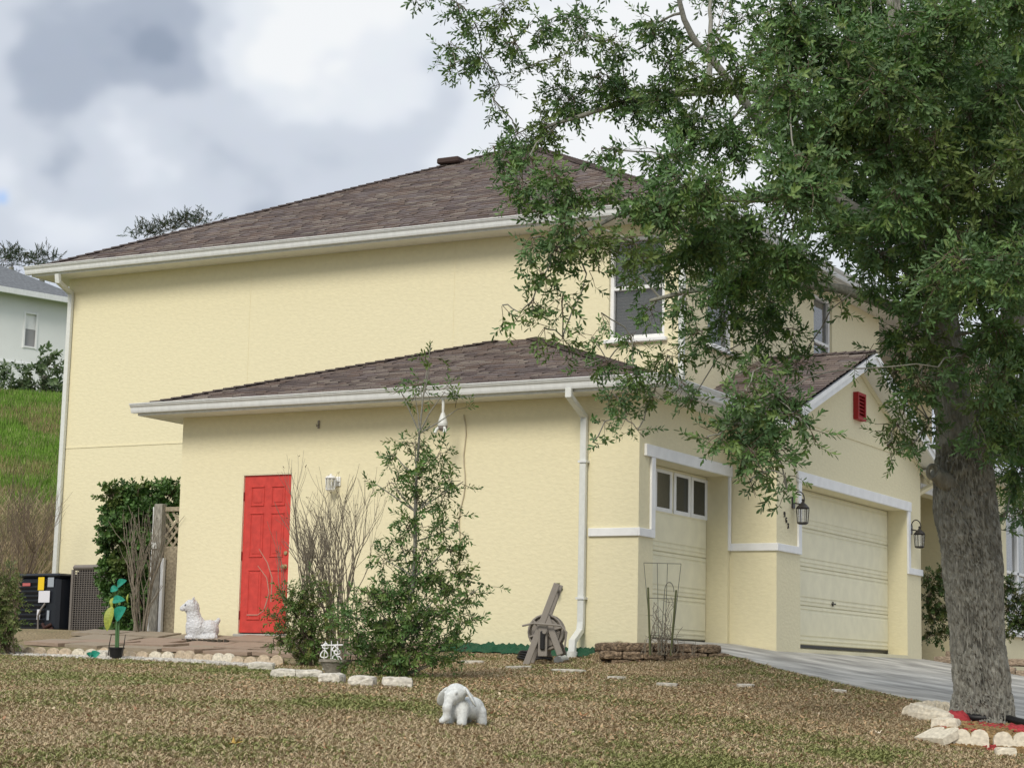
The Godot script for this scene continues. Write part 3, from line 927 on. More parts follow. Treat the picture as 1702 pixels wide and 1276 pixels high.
	for q in [[Vector3(x0, e2 - 0.02, z0 - 0.02), Vector3(x1, ey + 0.005, z0)], [Vector3(x0 - 0.02, e2 - 0.02, -20.2), Vector3(x0, ey + 0.005, z0)], [Vector3(x1 - 0.02, e2 - 0.018, -20.2), Vector3(x1 - 0.001, ey + 0.003, z0 - 0.02)]]:
		g = Geo.new(); g.box(q[0], q[1]); part(g, "fascia", M.gutter, R3)
	gutter_run(R3, Vector3(x0 - 0.1, ey + 0.015, z0), Vector3(x1 + 0.1, ey + 0.015, z0), Vector3(0, 0, 1))
	gutter_run(R3, Vector3(x1, ey + 0.012, z0), Vector3(x1, ey + 0.012, -12.0), Vector3(1, 0, 0))
	# off-ridge vent near the top of the left hip
	g = Geo.new()
	g.obox(Transform3D(Basis(Vector3(1, 0, 0), 0.0), Vector3(-6.95, 8.24, -7.4)), Vector3(0.42, 0.10, 0.5), 0.02)
	part(g, "roof_vent", M.vent_brown, R3)
	# ---- downspouts
	var ds := Geo.new()
	downspout(ds, [on_z(95, 455, -2.5), on_z(96, 468, -2.52), on_z(117, 487, -2.95), on_z(117, 500, -2.955), Vector3(-11.29, 0.3, -2.955)])
	part(ds, "downspout", M.pvc, H)
	ds = Geo.new()
	downspout(ds, [Vector3(-0.68, 3.02, 0.47), Vector3(-0.68, 2.93, 0.47), Vector3(-0.69, 2.74, 0.05), Vector3(-0.69, 2.66, 0.05), Vector3(-0.69, 0.36, 0.05), Vector3(-0.69, 0.26, 0.07), on_z(952, 1066, 0.36), on_z(951, 1085, 0.39)])
	part(ds, "downspout", M.pvc, H)
	for y in [0.62, 2.2]:
		ds = Geo.new()
		ds.box(Vector3(-0.745, y, 0.0), Vector3(-0.635, y + 0.025, 0.095))
		part(ds, "downspout_strap", M.gutter, H)
	ds = Geo.new()
	downspout(ds, [Vector3(-0.62, 5.86, -2.5), Vector3(-0.62, 5.75, -2.52), Vector3(-0.79, 5.55, -2.955), Vector3(-0.79, 3.6, -2.955)])
	part(ds, "downspout", M.pvc, H)
	ds = Geo.new()
	downspout(ds, [Vector3(0.78, 2.9, -9.2), Vector3(0.78, 2.82, -9.2), Vector3(0.56, 2.6, -8.82), Vector3(0.55, 0.3, -8.82)])
	part(ds, "downspout", M.stucco, H)
	# ---- porch and the wing beyond
	g = Geo.new()
	g.box(Vector3(0.35, 2.64, -8.95), Vector3(0.55, 3.3, -11.55))
	g.wall(Vector3(1.0, -0.4, -11.5), UZ, UP, 5.5, 3.6, [[0.78, 1.0, 2.4, 3.02]], 0.1)
	g.wall(Vector3(-2.5, -0.4, -11.5), UX, UP, 3.5, 3.6, [], 0.1)
	g.box(Vector3(-2.5, 2.95, -9.0), Vector3(0.35, 3.02, -11.5))
	part(g, "porch_wall", M.stucco, H)
	g = Geo.new(); g.box(Vector3(0.55, 2.64, -8.95), Vector3(0.58, 2.78, -11.49), 0.004); part(g, "trim_board", M.white, H)
	g = Geo.new(); g.box(Vector3(1.0, 2.80, -11.5), Vector3(1.03, 2.9, -17.0), 0.004); part(g, "trim_board", M.stucco, H)
	g = Geo.new(); g.box(Vector3(1.0, 2.62, -12.2), Vector3(1.035, 2.72, -14.0), 0.004); part(g, "trim_board", M.white, H)
	window(H, Vector3(1.0, 0.6, -12.28), UZ, 1.62, 2.02, 0.05, false, 2)
	shingles(R2, Vector3(1.4, 3.12, -9.1), UZ, Vector3(-1, 0.345, 0).normalized(), 4.2, func(_s): return 0.0, func(_s): return 8.5)
	g = Geo.new(); g.box(Vector3(0.55, 3.0, -9.2), Vector3(1.4, 3.02, -17.6)); part(g, "soffit", M.soffit, R2)
	g = Geo.new(); g.box(Vector3(1.38, 3.0, -9.2), Vector3(1.4, 3.14, -17.6)); part(g, "fascia", M.gutter, R2)
	# ---- house number 963, running down the bay wall
	var font := SystemFont.new()
	font.font_names = PackedStringArray(["Droid Serif"])
	var spots := [on_x(1303.5, 855, 0.624), on_x(1306.5, 864.5, 0.624), on_x(1309.5, 874, 0.624)]
	for i in 3:
		var tm := TextMesh.new()
		tm.text = ["9", "6", "3"][i]
		tm.font = font
		tm.font_size = 64
		tm.pixel_size = 0.0015
		tm.depth = 0.012
		var nd := MeshInstance3D.new()
		nd.name = "house_number_digit"
		nd.mesh = tm
		nd.material_override = M.bronze
		H.add_child(nd, true)
		nd.position = spots[i] + Vector3(0.008, 0, 0)
		nd.rotation.y = PI / 2

func downspout(g: Geo, pts: Array) -> void:
	# rectangular pipe 80 x 60 mm, mitred along the path
	var prev := []
	for i in pts.size():
		var p: Vector3 = pts[i]
		var d0: Vector3 = (p - pts[i - 1]).normalized() if i > 0 else (pts[1] - p).normalized()
		var d1: Vector3 = (pts[i + 1] - p).normalized() if i < pts.size() - 1 else d0
		var t := (d0 + d1).normalized()
		var x := Vector3(1, 0, 0)
		x = (x - t * x.dot(t)).normalized()
		var y := t.cross(x)
		var st := 1.0 / maxf(0.6, d0.dot(t))
		var ring := []
		for q in [[-0.04, -0.024], [-0.034, -0.03], [0.034, -0.03], [0.04, -0.024], [0.04, 0.024], [0.034, 0.03], [-0.034, 0.03], [-0.04, 0.024]]:
			ring.append(p + x * q[0] + y * q[1] * st)
		if i > 0:
			for k in 8:
				var k2 := (k + 1) % 8
				g.quad(prev[k], prev[k2], ring[k2], ring[k])
		else:
			for k in range(1, 7):
				g.tri(ring[0], ring[k + 1], ring[k])
		prev = ring
	for k in range(1, 7):
		g.tri(prev[0], prev[k], prev[k + 1])

# ------------------------------------------------------------------ sculpted things: smooth union of round cones and ellipsoids, meshed as surface nets
func sdf(p: Vector3, prims: Array, k: float) -> float:
	var d := 1e9
	for q in prims:
		var e: float
		if q.size() == 4:                       # round cone a, b, ra, rb
			var ab: Vector3 = q[1] - q[0]
			var t := clampf((p - q[0]).dot(ab) / ab.length_squared(), 0.0, 1.0)
			e = p.distance_to(q[0] + ab * t) - lerpf(q[2], q[3], t)
		else:                                   # ellipsoid: centre, radii, inverse turn
			var l: Vector3 = q[2] * (p - q[0])
			var r: Vector3 = q[1]
			var k0 := (l / r).length()
			var k1 := (l / (r * r)).length()
			e = k0 * (k0 - 1.0) / maxf(k1, 1e-5)
		var h := maxf(k - absf(d - e), 0.0) / k
		d = minf(d, e) - h * h * k * 0.25
	return d

func sculpt(prims: Array, lo: Vector3, hi: Vector3, cell: float, k: float, rough := 0.0) -> Geo:
	var n := Vector3i(((hi - lo) / cell).ceil()) + Vector3i.ONE
	var fn := FastNoiseLite.new()
	fn.seed = 77; fn.frequency = 28.0; fn.fractal_octaves = 2
	var val := PackedFloat32Array()
	val.resize(n.x * n.y * n.z)
	for z in n.z:
		for y in n.y:
			var x := 0
			while x < n.x:
				var p := lo + Vector3(x, y, z) * cell
				var d := sdf(p, prims, k)
				if rough > 0.0 and absf(d) < 0.05:
					d += fn.get_noise_3dv(p) * rough
				val[(z * n.y + y) * n.x + x] = d
				var skip := int((absf(d) - 0.02) / cell) - 1      # far from the surface: step over
				while skip > 0 and x + 1 < n.x:
					x += 1; skip -= 1
					val[(z * n.y + y) * n.x + x] = d
				x += 1
	var vid := {}
	var pts := []
	var nor := []
	var sx := 1
	var sy := n.x
	var sz := n.x * n.y
	var off := [0, sx, sy, sx + sy, sz, sx + sz, sy + sz, sx + sy + sz]
	for z in n.z - 1:
		for y in n.y - 1:
			for x in n.x - 1:
				var b := (z * n.y + y) * n.x + x
				var neg := 0
				for o in off:
					if val[b + o] < 0.0: neg += 1
				if neg == 0 or neg == 8:
					continue
				var s := Vector3.ZERO
				var c := 0
				for i in 8:
					for j in [1, 2, 4]:
						if i & j: continue
						var va := val[b + off[i]]
						var vb := val[b + off[i | j]]
						if (va < 0.0) != (vb < 0.0):
							var t := va / (va - vb)
							var pa := Vector3(i & 1, (i >> 1) & 1, (i >> 2) & 1)
							var pb := Vector3((i | j) & 1, ((i | j) >> 1) & 1, ((i | j) >> 2) & 1)
							s += pa.lerp(pb, t); c += 1
				vid[b] = pts.size()
				pts.append(lo + (Vector3(x, y, z) + s / c) * cell)
				var gr := Vector3((val[b + 1] + val[b + 1 + sy] + val[b + 1 + sz] + val[b + 1 + sy + sz]) - (val[b] + val[b + sy] + val[b + sz] + val[b + sy + sz]),
					(val[b + sy] + val[b + sy + sx] + val[b + sy + sz] + val[b + sy + sx + sz]) - (val[b] + val[b + sx] + val[b + sz] + val[b + sx + sz]),
					(val[b + sz] + val[b + sz + sx] + val[b + sz + sy] + val[b + sz + sx + sy]) - (val[b] + val[b + sx] + val[b + sy] + val[b + sx + sy]))
				nor.append(gr.normalized())
	var g := Geo.new()
	for b in vid:
		for ax in 3:
			var s1: int = [sx, sy, sz][ax]
			var u: int = [sy, sz, sx][ax]
			var w: int = [sz, sx, sy][ax]
			var va := val[b]
			var vb := val[b + s1]
			if (va < 0.0) == (vb < 0.0) or not (vid.has(b - u) and vid.has(b - w) and vid.has(b - u - w)):
				continue
			var q := [vid[b], vid[b - u], vid[b - u - w], vid[b - w]]
			if va >= 0.0:
				q.reverse()
			g.quadn(pts[q[0]], pts[q[1]], pts[q[2]], pts[q[3]], nor[q[0]], nor[q[1]], nor[q[2]], nor[q[3]])
	return g

func ell(c: Vector3, r: Vector3, turn := Basis.IDENTITY) -> Array:
	return [c, r, turn.transposed()]

# ------------------------------------------------------------------ objects
func lantern(at: Vector3, label: String) -> void:
	# black scroll-arm lantern on a wall that faces +x
	var t := thing("wall_lantern", label, "lantern", at, "lanterns beside the double garage door")
	var g := Geo.new()
	g.obox(Transform3D(Basis.IDENTITY, Vector3(0.01, 0.02, 0)), Vector3(0.02, 0.15, 0.10), 0.008)
	part(g, "back_plate", M.bronze, t)
	g = Geo.new()
	var p := []
	var r := []
	for i in 15:
		var a := PI * 1.35 * i / 14.0
		p.append(Vector3(0.085 - 0.072 * cos(a), 0.06 + 0.10 * sin(a), 0)); r.append(0.008)
	g.tube(p, r, 7)
	g.beam(Vector3(0.0, 0.02, 0), Vector3(0.10, -0.0, 0), 0.018, 0.018)
	part(g, "arm", M.bronze, t)
	g = Geo.new()
	var c := Transform3D(Basis.IDENTITY, Vector3(0.135, 0, 0))
	g.lathe(c, [Vector2(0.085, -0.06), Vector2(0.092, -0.05), Vector2(0.055, -0.01), Vector2(0.02, 0.02), Vector2(0.012, 0.04), Vector2(0.018, 0.055), Vector2(0.001, 0.07)], 8)
	part(g, "cap", M.bronze, t)
	g = Geo.new()
	for k in 6:
		var a := TAU * (k + 0.5) / 6
		var d := Vector3(cos(a), 0, sin(a))
		g.tube([c.origin + d * 0.082 + Vector3(0, -0.06, 0), c.origin + d * 0.066 + Vector3(0, -0.24, 0)], [0.006, 0.006], 5)
	g.lathe(c, [Vector2(0.001, -0.265), Vector2(0.05, -0.26), Vector2(0.074, -0.245), Vector2(0.072, -0.232), Vector2(0.001, -0.23)], 8)
	part(g, "cage", M.bronze, t)
	g = Geo.new()
	g.lathe(c, [Vector2(0.062, -0.23), Vector2(0.076, -0.065)], 6)
	part(g, "glass", M.lamp_glass, t)

func scallop(w: float, h: float, d: float, bumps: int) -> Geo:
	var poly := PackedVector2Array([Vector2(-w / 2, -0.08), Vector2(w / 2, -0.08)])
	var bw := w / bumps
	for b in bumps:
		for i in 7:
			var a := PI * i / 6.0
			poly.append(Vector2(w / 2 - bw * (b + 0.5) + cos(a) * bw * 0.49, h - bw * 0.46 + sin(a) * bw * 0.46))
	var g := Geo.new()
	g.prism(Transform3D(Basis.IDENTITY, Vector3(0, 0, d / 2)), poly, d)
	return g

func rough_block(s: Vector3, seed_: int) -> Geo:
	var r := RandomNumberGenerator.new()
	r.seed = seed_
	var g := Geo.new()
	var n := 4
	var cache := {}
	var f := func(q: Vector3) -> Vector3:
		var key := Vector3i((q * 100.0).round())
		if not cache.has(key):
			var e := Vector3(r.randf_range(-1, 1), r.randf_range(-1, 1), r.randf_range(-1, 1)) * minf(0.009, s.y * 0.05)
			var edge := 0
			for ax in 3:
				if absf(q[ax]) > 0.99: edge += 1
			var sh := (0.012 if edge == 2 else (0.02 if edge == 3 else 0.0)) * minf(1.0, s.y * 5.0)
			cache[key] = q * (s * 0.5 - Vector3.ONE * sh) + e
		return cache[key]
	for ax in 3:
		for sg in [-1.0, 1.0]:
			for i in n:
				for j in n:
					var c := []
					for o in [[0, 0], [1, 0], [1, 1], [0, 1]]:
						var q := Vector3.ZERO
						q[ax] = sg
						q[(ax + 1) % 3] = -1.0 + 2.0 * (i + o[0]) / n
						q[(ax + 2) % 3] = (-1.0 + 2.0 * (j + o[1]) / n) * sg
						c.append(f.call(q))
					g.quad(c[0], c[1], c[2], c[3])
	return g

func flat_slab(poly: PackedVector2Array, th: float) -> Geo:
	var g := Geo.new()
	g.prism(Transform3D(Basis(Vector3(1, 0, 0), -PI / 2), Vector3(0, th / 2, 0)), poly, th)
	return g

func ragged(r: float, n: int, sq := 0.7) -> PackedVector2Array:
	var p := PackedVector2Array()
	for i in n:
		var a := TAU * i / n
		p.append(Vector2(cos(a), sin(a) * sq) * r * rng.randf_range(0.8, 1.12))
	return p

func slope_basis(at: Vector3, turn: float) -> Basis:
	var nx := height(at.x + 0.2, at.z) - height(at.x - 0.2, at.z)
	var nz := height(at.x, at.z + 0.2) - height(at.x, at.z - 0.2)
	var up := Vector3(-nx / 0.4, 1, -nz / 0.4).normalized()
	var f := Vector3(sin(turn), 0, cos(turn))
	var x := up.cross(f).normalized()
	return Basis(x, up, x.cross(up))

func build_objects() -> void:
	M.lamp_glass = mat(Color(0.55, 0.56, 0.55), 0.1)
	M.lamp_glass.transparency = BaseMaterial3D.TRANSPARENCY_ALPHA
	M.lamp_glass.albedo_color.a = 0.3
	lantern(on_x(1318, 838, 0.624), "black scroll-arm lantern above the house number on the bay wall")
	lantern(on_x(1514, 882, 0.624), "black scroll-arm lantern on the narrow wall by the porch")
	small_wall_things()
	hose_corner()
	planter_and_trellis()
	edging_and_stones()
	tree_bed()
	patio_corner()
	statues()
	far_things()

func small_wall_things() -> void:
	# white coach lamp beside the red door
	var t := thing("porch_lamp", "small white coach lamp on the wall beside the red door", "lamp", Vector3(-4.17, 2.05, 0))
	var g := Geo.new()
	g.obox(Transform3D(Basis.IDENTITY, Vector3(0.03, 0.03, 0.012)), Vector3(0.10, 0.12, 0.024), 0.008)
	g.tube([Vector3(0.03, 0.03, 0.02), Vector3(0.02, 0.05, 0.07), Vector3(0, 0.06, 0.11)], [0.012, 0.012, 0.012], 6)
	part(g, "bracket", M.white, t)
	g = Geo.new()
	var c := Transform3D(Basis.IDENTITY, Vector3(0, 0, 0.11))
	g.lathe(c, [Vector2(0.068, 0.055), Vector2(0.075, 0.062), Vector2(0.05, 0.09), Vector2(0.015, 0.10), Vector2(0.014, 0.115), Vector2(0.001, 0.12)], 12)
	part(g, "cap", M.white, t)
	g = Geo.new()
	g.lathe(c, [Vector2(0.001, -0.10), Vector2(0.04, -0.098), Vector2(0.058, -0.085), Vector2(0.06, -0.075), Vector2(0.001, -0.073)], 12)
	for k in 8:
		var a := TAU * k / 8
		g.tube([c.origin + Vector3(cos(a) * 0.066, 0.06, sin(a) * 0.066), c.origin + Vector3(cos(a) * 0.056, -0.08, sin(a) * 0.056)], [0.005, 0.005], 5)
	part(g, "cage", M.white, t)
	g = Geo.new(); g.lathe(c, [Vector2(0.052, -0.075), Vector2(0.062, 0.06)], 16); part(g, "glass", M.lamp_glass, t)
	# security light on a bent white pipe
	t = thing("security_light", "white security light hanging from a bent pipe under the garage eave", "light", Vector3(-2.40, 2.755, 0.40))
	t.scale = Vector3.ONE * 1.3
	g = Geo.new()
	g.tube([Vector3(0.06, 0.20, -0.30), Vector3(0.0, 0.185, -0.02), Vector3(-0.005, 0.175, 0.0), Vector3(0, 0.15, 0.0), Vector3(0, 0.03, 0)], [0.011, 0.013, 0.016, 0.014, 0.012], 8)
	part(g, "pipe", M.pvc, t)
	g = Geo.new()
	g.lathe(Transform3D.IDENTITY, [Vector2(0.045, -0.075), Vector2(0.048, -0.055), Vector2(0.042, -0.03), Vector2(0.03, 0.01), Vector2(0.018, 0.045), Vector2(0.001, 0.05)], 14)
	part(g, "housing", M.pvc, t)
	g = Geo.new()
	g.lathe(Transform3D.IDENTITY, [Vector2(0.001, -0.125), Vector2(0.025, -0.12), Vector2(0.043, -0.098), Vector2(0.044, -0.076), Vector2(0.001, -0.074)], 14)
	part(g, "sensor_dome", M.ac_grey, t)
	for s in [-1.0, 1.0]:
		g = Geo.new()
		g.tube([Vector3(s * 0.03, -0.09, 0.02), Vector3(s * 0.05, -0.12, 0.04), Vector3(s * 0.052, -0.145, 0.05)], [0.014, 0.017, 0.019], 8)
		part(g, "lamp_head", M.pvc, t)
	# cable down the wall
	g = Geo.new()
	var p := []
	var r := []
	for i in 24:
		var y := lerpf(2.84, 0.02, i / 23.0)
		p.append(Vector3(-2.34 + 0.035 * sin(i * 0.33) + 0.02 * sin(i * 1.1), y, 0.012 + 0.004 * sin(i * 2.0))); r.append(0.008)
	g.tube(p, r, 6)
	solo(g, "wall_cable", M.cable, "thin tan cable running down the wall behind the young oak", "cable")
	g = Geo.new()
	g.obox(Transform3D(Basis.IDENTITY, Vector3(-4.45, 2.81, 0.012)), Vector3(0.025, 0.10, 0.02), 0.004)
	g.tube([Vector3(-4.45, 2.80, 0.02), Vector3(-4.45, 2.78, 0.055), Vector3(-4.45, 2.81, 0.065)], [0.006, 0.006, 0.005], 6)
	solo(g, "wall_hook", M.plastic, "small tan hook on the wall above the red door", "hook")

func hose_corner() -> void:
	# brass hose tap
	var t := thing("hose_tap", "green-brass hose tap on the wall behind the hose reel", "tap", Vector3(-0.99, 0.74, 0))
	var g := Geo.new()
	g.tube([Vector3(0.02, 0, 0), Vector3(0.0, 0.0, 0.05), Vector3(0, -0.01, 0.09), Vector3(-0.005, -0.05, 0.12)], [0.018, 0.018, 0.02, 0.016], 8)
	part(g, "spout", M.tap, t)
	g = Geo.new()
	g.tube([Vector3(0, 0.0, 0.08), Vector3(0, 0.055, 0.08)], [0.01, 0.008], 6)
	g.obox(Transform3D(Basis.IDENTITY, Vector3(0, 0.06, 0.08)), Vector3(0.07, 0.014, 0.022), 0.005)
	part(g, "handle", M.tap, t)
	# drain elbow and pipe
	var dc := on_z(951, 1084, 0.39)
	t = thing("drain_pipe", "white drain pipe elbow on the mulch below the downspout", "pipe", dc)
	g = Geo.new()
	g.lathe(Transform3D.IDENTITY, [Vector2(0.001, -0.06), Vector2(0.062, -0.06), Vector2(0.062, 0.01), Vector2(0.05, 0.012), Vector2(0.05, -0.01)], 16)
	part(g, "collar", M.pvc, t)
	g = Geo.new()
	var pe := on_z(927, 1108, 0.98) - dc
	pe.y = height(pe.x + dc.x, 0.98) - dc.y + 0.01
	g.tube([Vector3(0, -0.04, 0), Vector3(0, -0.07, 0.01), Vector3(0.0, -0.10, 0.05), Vector3(0.0, -0.115, 0.13), pe * 0.6 + Vector3(0, -0.01, 0), pe + Vector3(0, 0.02, 0)], [0.052, 0.052, 0.052, 0.05, 0.05, 0.05], 14)
	part(g, "elbow", M.pvc, t)
	# hose reel
	var o := at_depth(908, 1098, 21.3)
	o.y = height(o.x, o.z) - 0.01
	t = thing("hose_reel", "weathered tan plastic hose reel leaning by the downspout", "hose reel", o, "", 0.35)
	var ax := Vector3(0, 0.36, 0)
	for s in [-1.0, 1.0]:
		g = Geo.new()
		var z = 0.16 * s
		g.beam(Vector3(-0.20, 0.0, z), Vector3(0.12, 0.88, z * 0.8), 0.07, 0.03, Vector3(0, 0, 1), 0.006)
		g.beam(Vector3(0.17, 0.12, z), Vector3(0.0, 0.55, z * 0.8), 0.07, 0.03, Vector3(0, 0, 1), 0.006)
		g.beam(Vector3(-0.02, 0.10, z), Vector3(-0.02, 0.44, z), 0.10, 0.028, Vector3(0, 0, 1), 0.006)
		part(g, "side_frame", M.plastic, t)
		g = Geo.new()
		var ring := []
		var rr := []
		for i in 25:
			var a := TAU * i / 24.0
			ring.append(ax + Vector3(cos(a) * 0.185, sin(a) * 0.185, z * 0.62)); rr.append(0.013)
		g.tube(ring, rr, 6, false)
		for k in 6:
			var a := TAU * k / 6.0 + 0.3
			g.beam(ax + Vector3(0, 0, z * 0.62), ax + Vector3(cos(a) * 0.18, sin(a) * 0.18, z * 0.62), 0.02, 0.05, Vector3(0, 0, 1), 0.004)
		for k in 18:
			var a0 := TAU * k / 18.0
			var a1 := TAU * (k + 1) / 18.0
			g.quad(ax + Vector3(cos(a0) * 0.06, sin(a0) * 0.06, z * 0.60), ax + Vector3(cos(a0) * 0.155, sin(a0) * 0.155, z * 0.60), ax + Vector3(cos(a1) * 0.155, sin(a1) * 0.155, z * 0.60), ax + Vector3(cos(a1) * 0.06, sin(a1) * 0.06, z * 0.60))
		part(g, "reel_flange", M.plastic, t)
	g = Geo.new()
	for k in 9:
		var ring := []
		var rr := []
		for i in 25:
			var a := TAU * i / 24.0
			var q := 0.145 + 0.012 * (k % 3)
			ring.append(ax + Vector3(cos(a) * q, sin(a) * q, -0.085 + 0.02 * k)); rr.append(0.011)
		g.tube(ring, rr, 6, false)
	part(g, "coiled_hose", M.hose, t)
	g = Geo.new()
	g.beam(Vector3(0.10, 0.82, -0.13), Vector3(0.10, 0.82, 0.13), 0.03, 0.03, Vector3.UP, 0.006)
	part(g, "cross_bar", M.plastic, t)
	g = Geo.new()
	g.tube([ax + Vector3(0, 0, -0.2), ax + Vector3(0, 0, 0.21)], [0.022, 0.022], 8)
	part(g, "axle", M.plastic, t)
	g = Geo.new()
	g.tube([Vector3(-0.24, 0.42, 0.2), Vector3(-0.12, 0.45, 0.215), Vector3(0.18, 0.43, 0.215), Vector3(0.24, 0.36, 0.2), Vector3(0.22, 0.20, 0.19)], [0.012, 0.012, 0.012, 0.012, 0.012], 6)
	part(g, "handle_bar", M.plastic, t)
	g = Geo.new()
	g.obox(Transform3D(Basis.IDENTITY, Vector3(-0.02, 0.27, 0.19)), Vector3(0.05, 0.2, 0.03), 0.01)
	part(g, "crank", M.black, t)
	# crumpled green ground cloth along the wall foot
	g = Geo.new()
	var fn := FastNoiseLite.new()
	fn.seed = 31; fn.frequency = 3.0
	var n := 60
	var m := 9
	var q := []
	for i in n + 1:
		for j in m + 1:
			var x := -2.35 + 2.25 * i / n
			var z := 0.02 + (0.42 + 0.18 * fn.get_noise_1d(x * 1.5)) * j / m
			var y := height(x, z) + 0.015 + (0.10 * absf(fn.get_noise_2d(x * 2.2, z * 3.0)) + 0.04) * sin(PI * clampf(j / float(m) * 0.9 + 0.1, 0, 1))
			q.append(Vector3(x, y, z))
	for i in n:
		for j in m:
			var a0: int = i * (m + 1) + j
			g.quad(q[a0], q[a0 + 1], q[a0 + m + 2], q[a0 + m + 1])
	solo(g, "ground_cloth", M.tarp, "crumpled dark green ground cloth along the foot of the wall", "cloth")
	# black bundle by the reel: coil of soaker hose
	g = Geo.new()
	var p := []
	var r := []
	for i in 90:
		var a := TAU * i / 22.0
		p.append(Vector3(cos(a) * (0.20 - 0.015 * floorf(i / 30.0)), 0.02 + 0.022 * (i / 22.0) + 0.01 * sin(a * 3.1), sin(a) * 0.16)); r.append(0.015)
	g.tube(p, r, 6)
	var coil := solo(g, "soaker_hose", M.black, "black soaker hose coiled on the ground cloth at the reel", "hose")
	coil.position = Vector3(-0.86, height(-0.86, 0.85), 0.85)
	# small path light
	t = thing("path_light", "small black stake light between the drain pipe and the block planter", "path light", Vector3(-0.1, height(-0.1, 0.8), 0.8))
	g = Geo.new(); g.tube([Vector3(0, -0.05, 0), Vector3(0, 0.09, 0)], [0.012, 0.016], 8); part(g, "stake", M.black, t)
	g = Geo.new(); g.lathe(Transform3D.IDENTITY, [Vector2(0.001, 0.08), Vector2(0.02, 0.085), Vector2(0.04, 0.125), Vector2(0.042, 0.135), Vector2(0.001, 0.14)], 12); part(g, "head", M.black, t)

func planter_and_trellis() -> void:
	var a := at_depth(1014, 1072, 21.0)
	var b := at_depth(1188, 1078, 21.1)
	var top := 0.11
	a.y = top; b.y = top
	var back := Vector3(-0.35, 0, -0.55)
	var t := thing("block_planter", "low planter of stacked brown split-face blocks at the garage corner", "planter", Vector3.ZERO)
	var variants := []
	for i in 5:
		variants.append(rough_block(Vector3(0.225, 0.088, 0.17), 100 + i).mesh())
	var d := (b - a)
	var L := d.length()
	d = d.normalized()
	var turn := atan2(-d.z, d.x)
	for row in 4:
		var s := -0.11 if row % 2 else 0.0
		var k := 0
		while s < L - 0.05:
			var o := part(variants[rng.randi() % 5], "block", M.block, t)
			o.position = a + d * (s + 0.115) + Vector3(0, -0.044 - row * 0.09, 0) + Vector3(rng.randf_range(-0.01, 0.01), 0, rng.randf_range(-0.01, 0.01))
			o.rotation.y = turn + rng.randf_range(-0.05, 0.05)
			s += 0.232; k += 1
		for e in [a, b]:
			for q in 3:
				var o := part(variants[rng.randi() % 5], "block", M.block, t)
				o.position = e + back * ((q + 0.7) * 0.36) + Vector3(0, -0.044 - row * 0.09, 0)
				o.rotation.y = atan2(-back.z, back.x) + rng.randf_range(-0.05, 0.05)
	var g := Geo.new()
	g.col = Color(0.11, 0.07, 0.045)
	g.quad(a + Vector3(0, -0.06, 0), b + Vector3(0, -0.06, 0), b + back * 1.1 + Vector3(0, -0.04, 0), a + back * 1.1 + Vector3(0, -0.04, 0))
	part(g, "soil", M.ground, t)
	# fan trellis of wire
	var c := at_depth(1100, 1068, 20.85)
	c.y = top - 0.08
	t = thing("wire_trellis", "thin wire fan trellis standing in the block planter", "trellis", c, "", turn)
	g = Geo.new()
	var hh := 0.92
	for s in [[-0.10, -0.20], [-0.03, -0.055], [0.03, 0.055], [0.10, 0.20]]:
		g.tube([Vector3(s[0], -0.05, 0), Vector3(s[1], hh, 0)], [0.004, 0.004], 5)
	for y in [0.16, 0.55, 0.92]:
		var w: float = lerpf(0.10, 0.20, y / 0.92)
		g.tube([Vector3(-w, y, 0), Vector3(w, y, 0)], [0.004, 0.004], 5)
	part(g, "wires", M.wire, t)
	for s in [[-0.13, -0.16, 0.66], [0.09, 0.14, 0.64]]:
		g = Geo.new(); g.tube([Vector3(s[0], -0.05, 0.05), Vector3(s[1], s[2], 0.05)], [0.012, 0.011], 7); part(g, "stake", M.stake, t)
	# dead climber
	g = Geo.new()
	for i in 16:
		var x := rng.randf_range(-0.12, 0.14)
		var p := [Vector3(x, -0.04, rng.randf_range(-0.02, 0.06))]
		var r := [0.006]
		var n := 5 + rng.randi() % 6
		for k in n:
			p.append(p[k] + Vector3(rng.randf_range(-0.045, 0.045), rng.randf_range(0.03, 0.085), rng.randf_range(-0.02, 0.02)))
			r.append(0.005 - 0.003 * k / n)
			if k > 1 and rng.randf() < 0.7:
				g.tube([p[k], p[k] + Vector3(rng.randf_range(-0.09, 0.09), rng.randf_range(-0.01, 0.06), rng.randf_range(-0.03, 0.03))], [0.003, 0.0015], 4)
		g.tube(p, r, 5)
	for i in 14:
		var p0 := Vector3(rng.randf_range(-0.25, 0.35), -0.04, rng.randf_range(-0.02, 0.08))
		g.tube([p0, p0 + Vector3(rng.randf_range(-0.1, 0.1), rng.randf_range(0.05, 0.2), rng.randf_range(-0.04, 0.04))], [0.005, 0.002], 4)
	var o := solo(g, "dead_climber", M.twig_pale, "leafless dead climbing plant tangled in the wire trellis", "plant")
	o.position = c; o.rotation.y = turn
	g = Geo.new()
	var hook := []
	var hr := []
	for i in 13:
		var an := PI * i / 12.0
		hook.append(Vector3(0.07 + 0.05 * cos(an), 0.62 + 0.10 * sin(an), 0.0)); hr.append(0.005)
	hook.append(Vector3(0.0, 0.3, 0)); hr.append(0.005)
	hook.append(Vector3(-0.01, -0.05, 0)); hr.append(0.005)
	g.tube(hook, hr, 5)
	o = solo(g, "shepherd_hook", M.wire, "small bent metal hook standing in the block planter", "hook")
	o.position = c + Vector3(0.02, 0, 0.03); o.rotation.y = turn

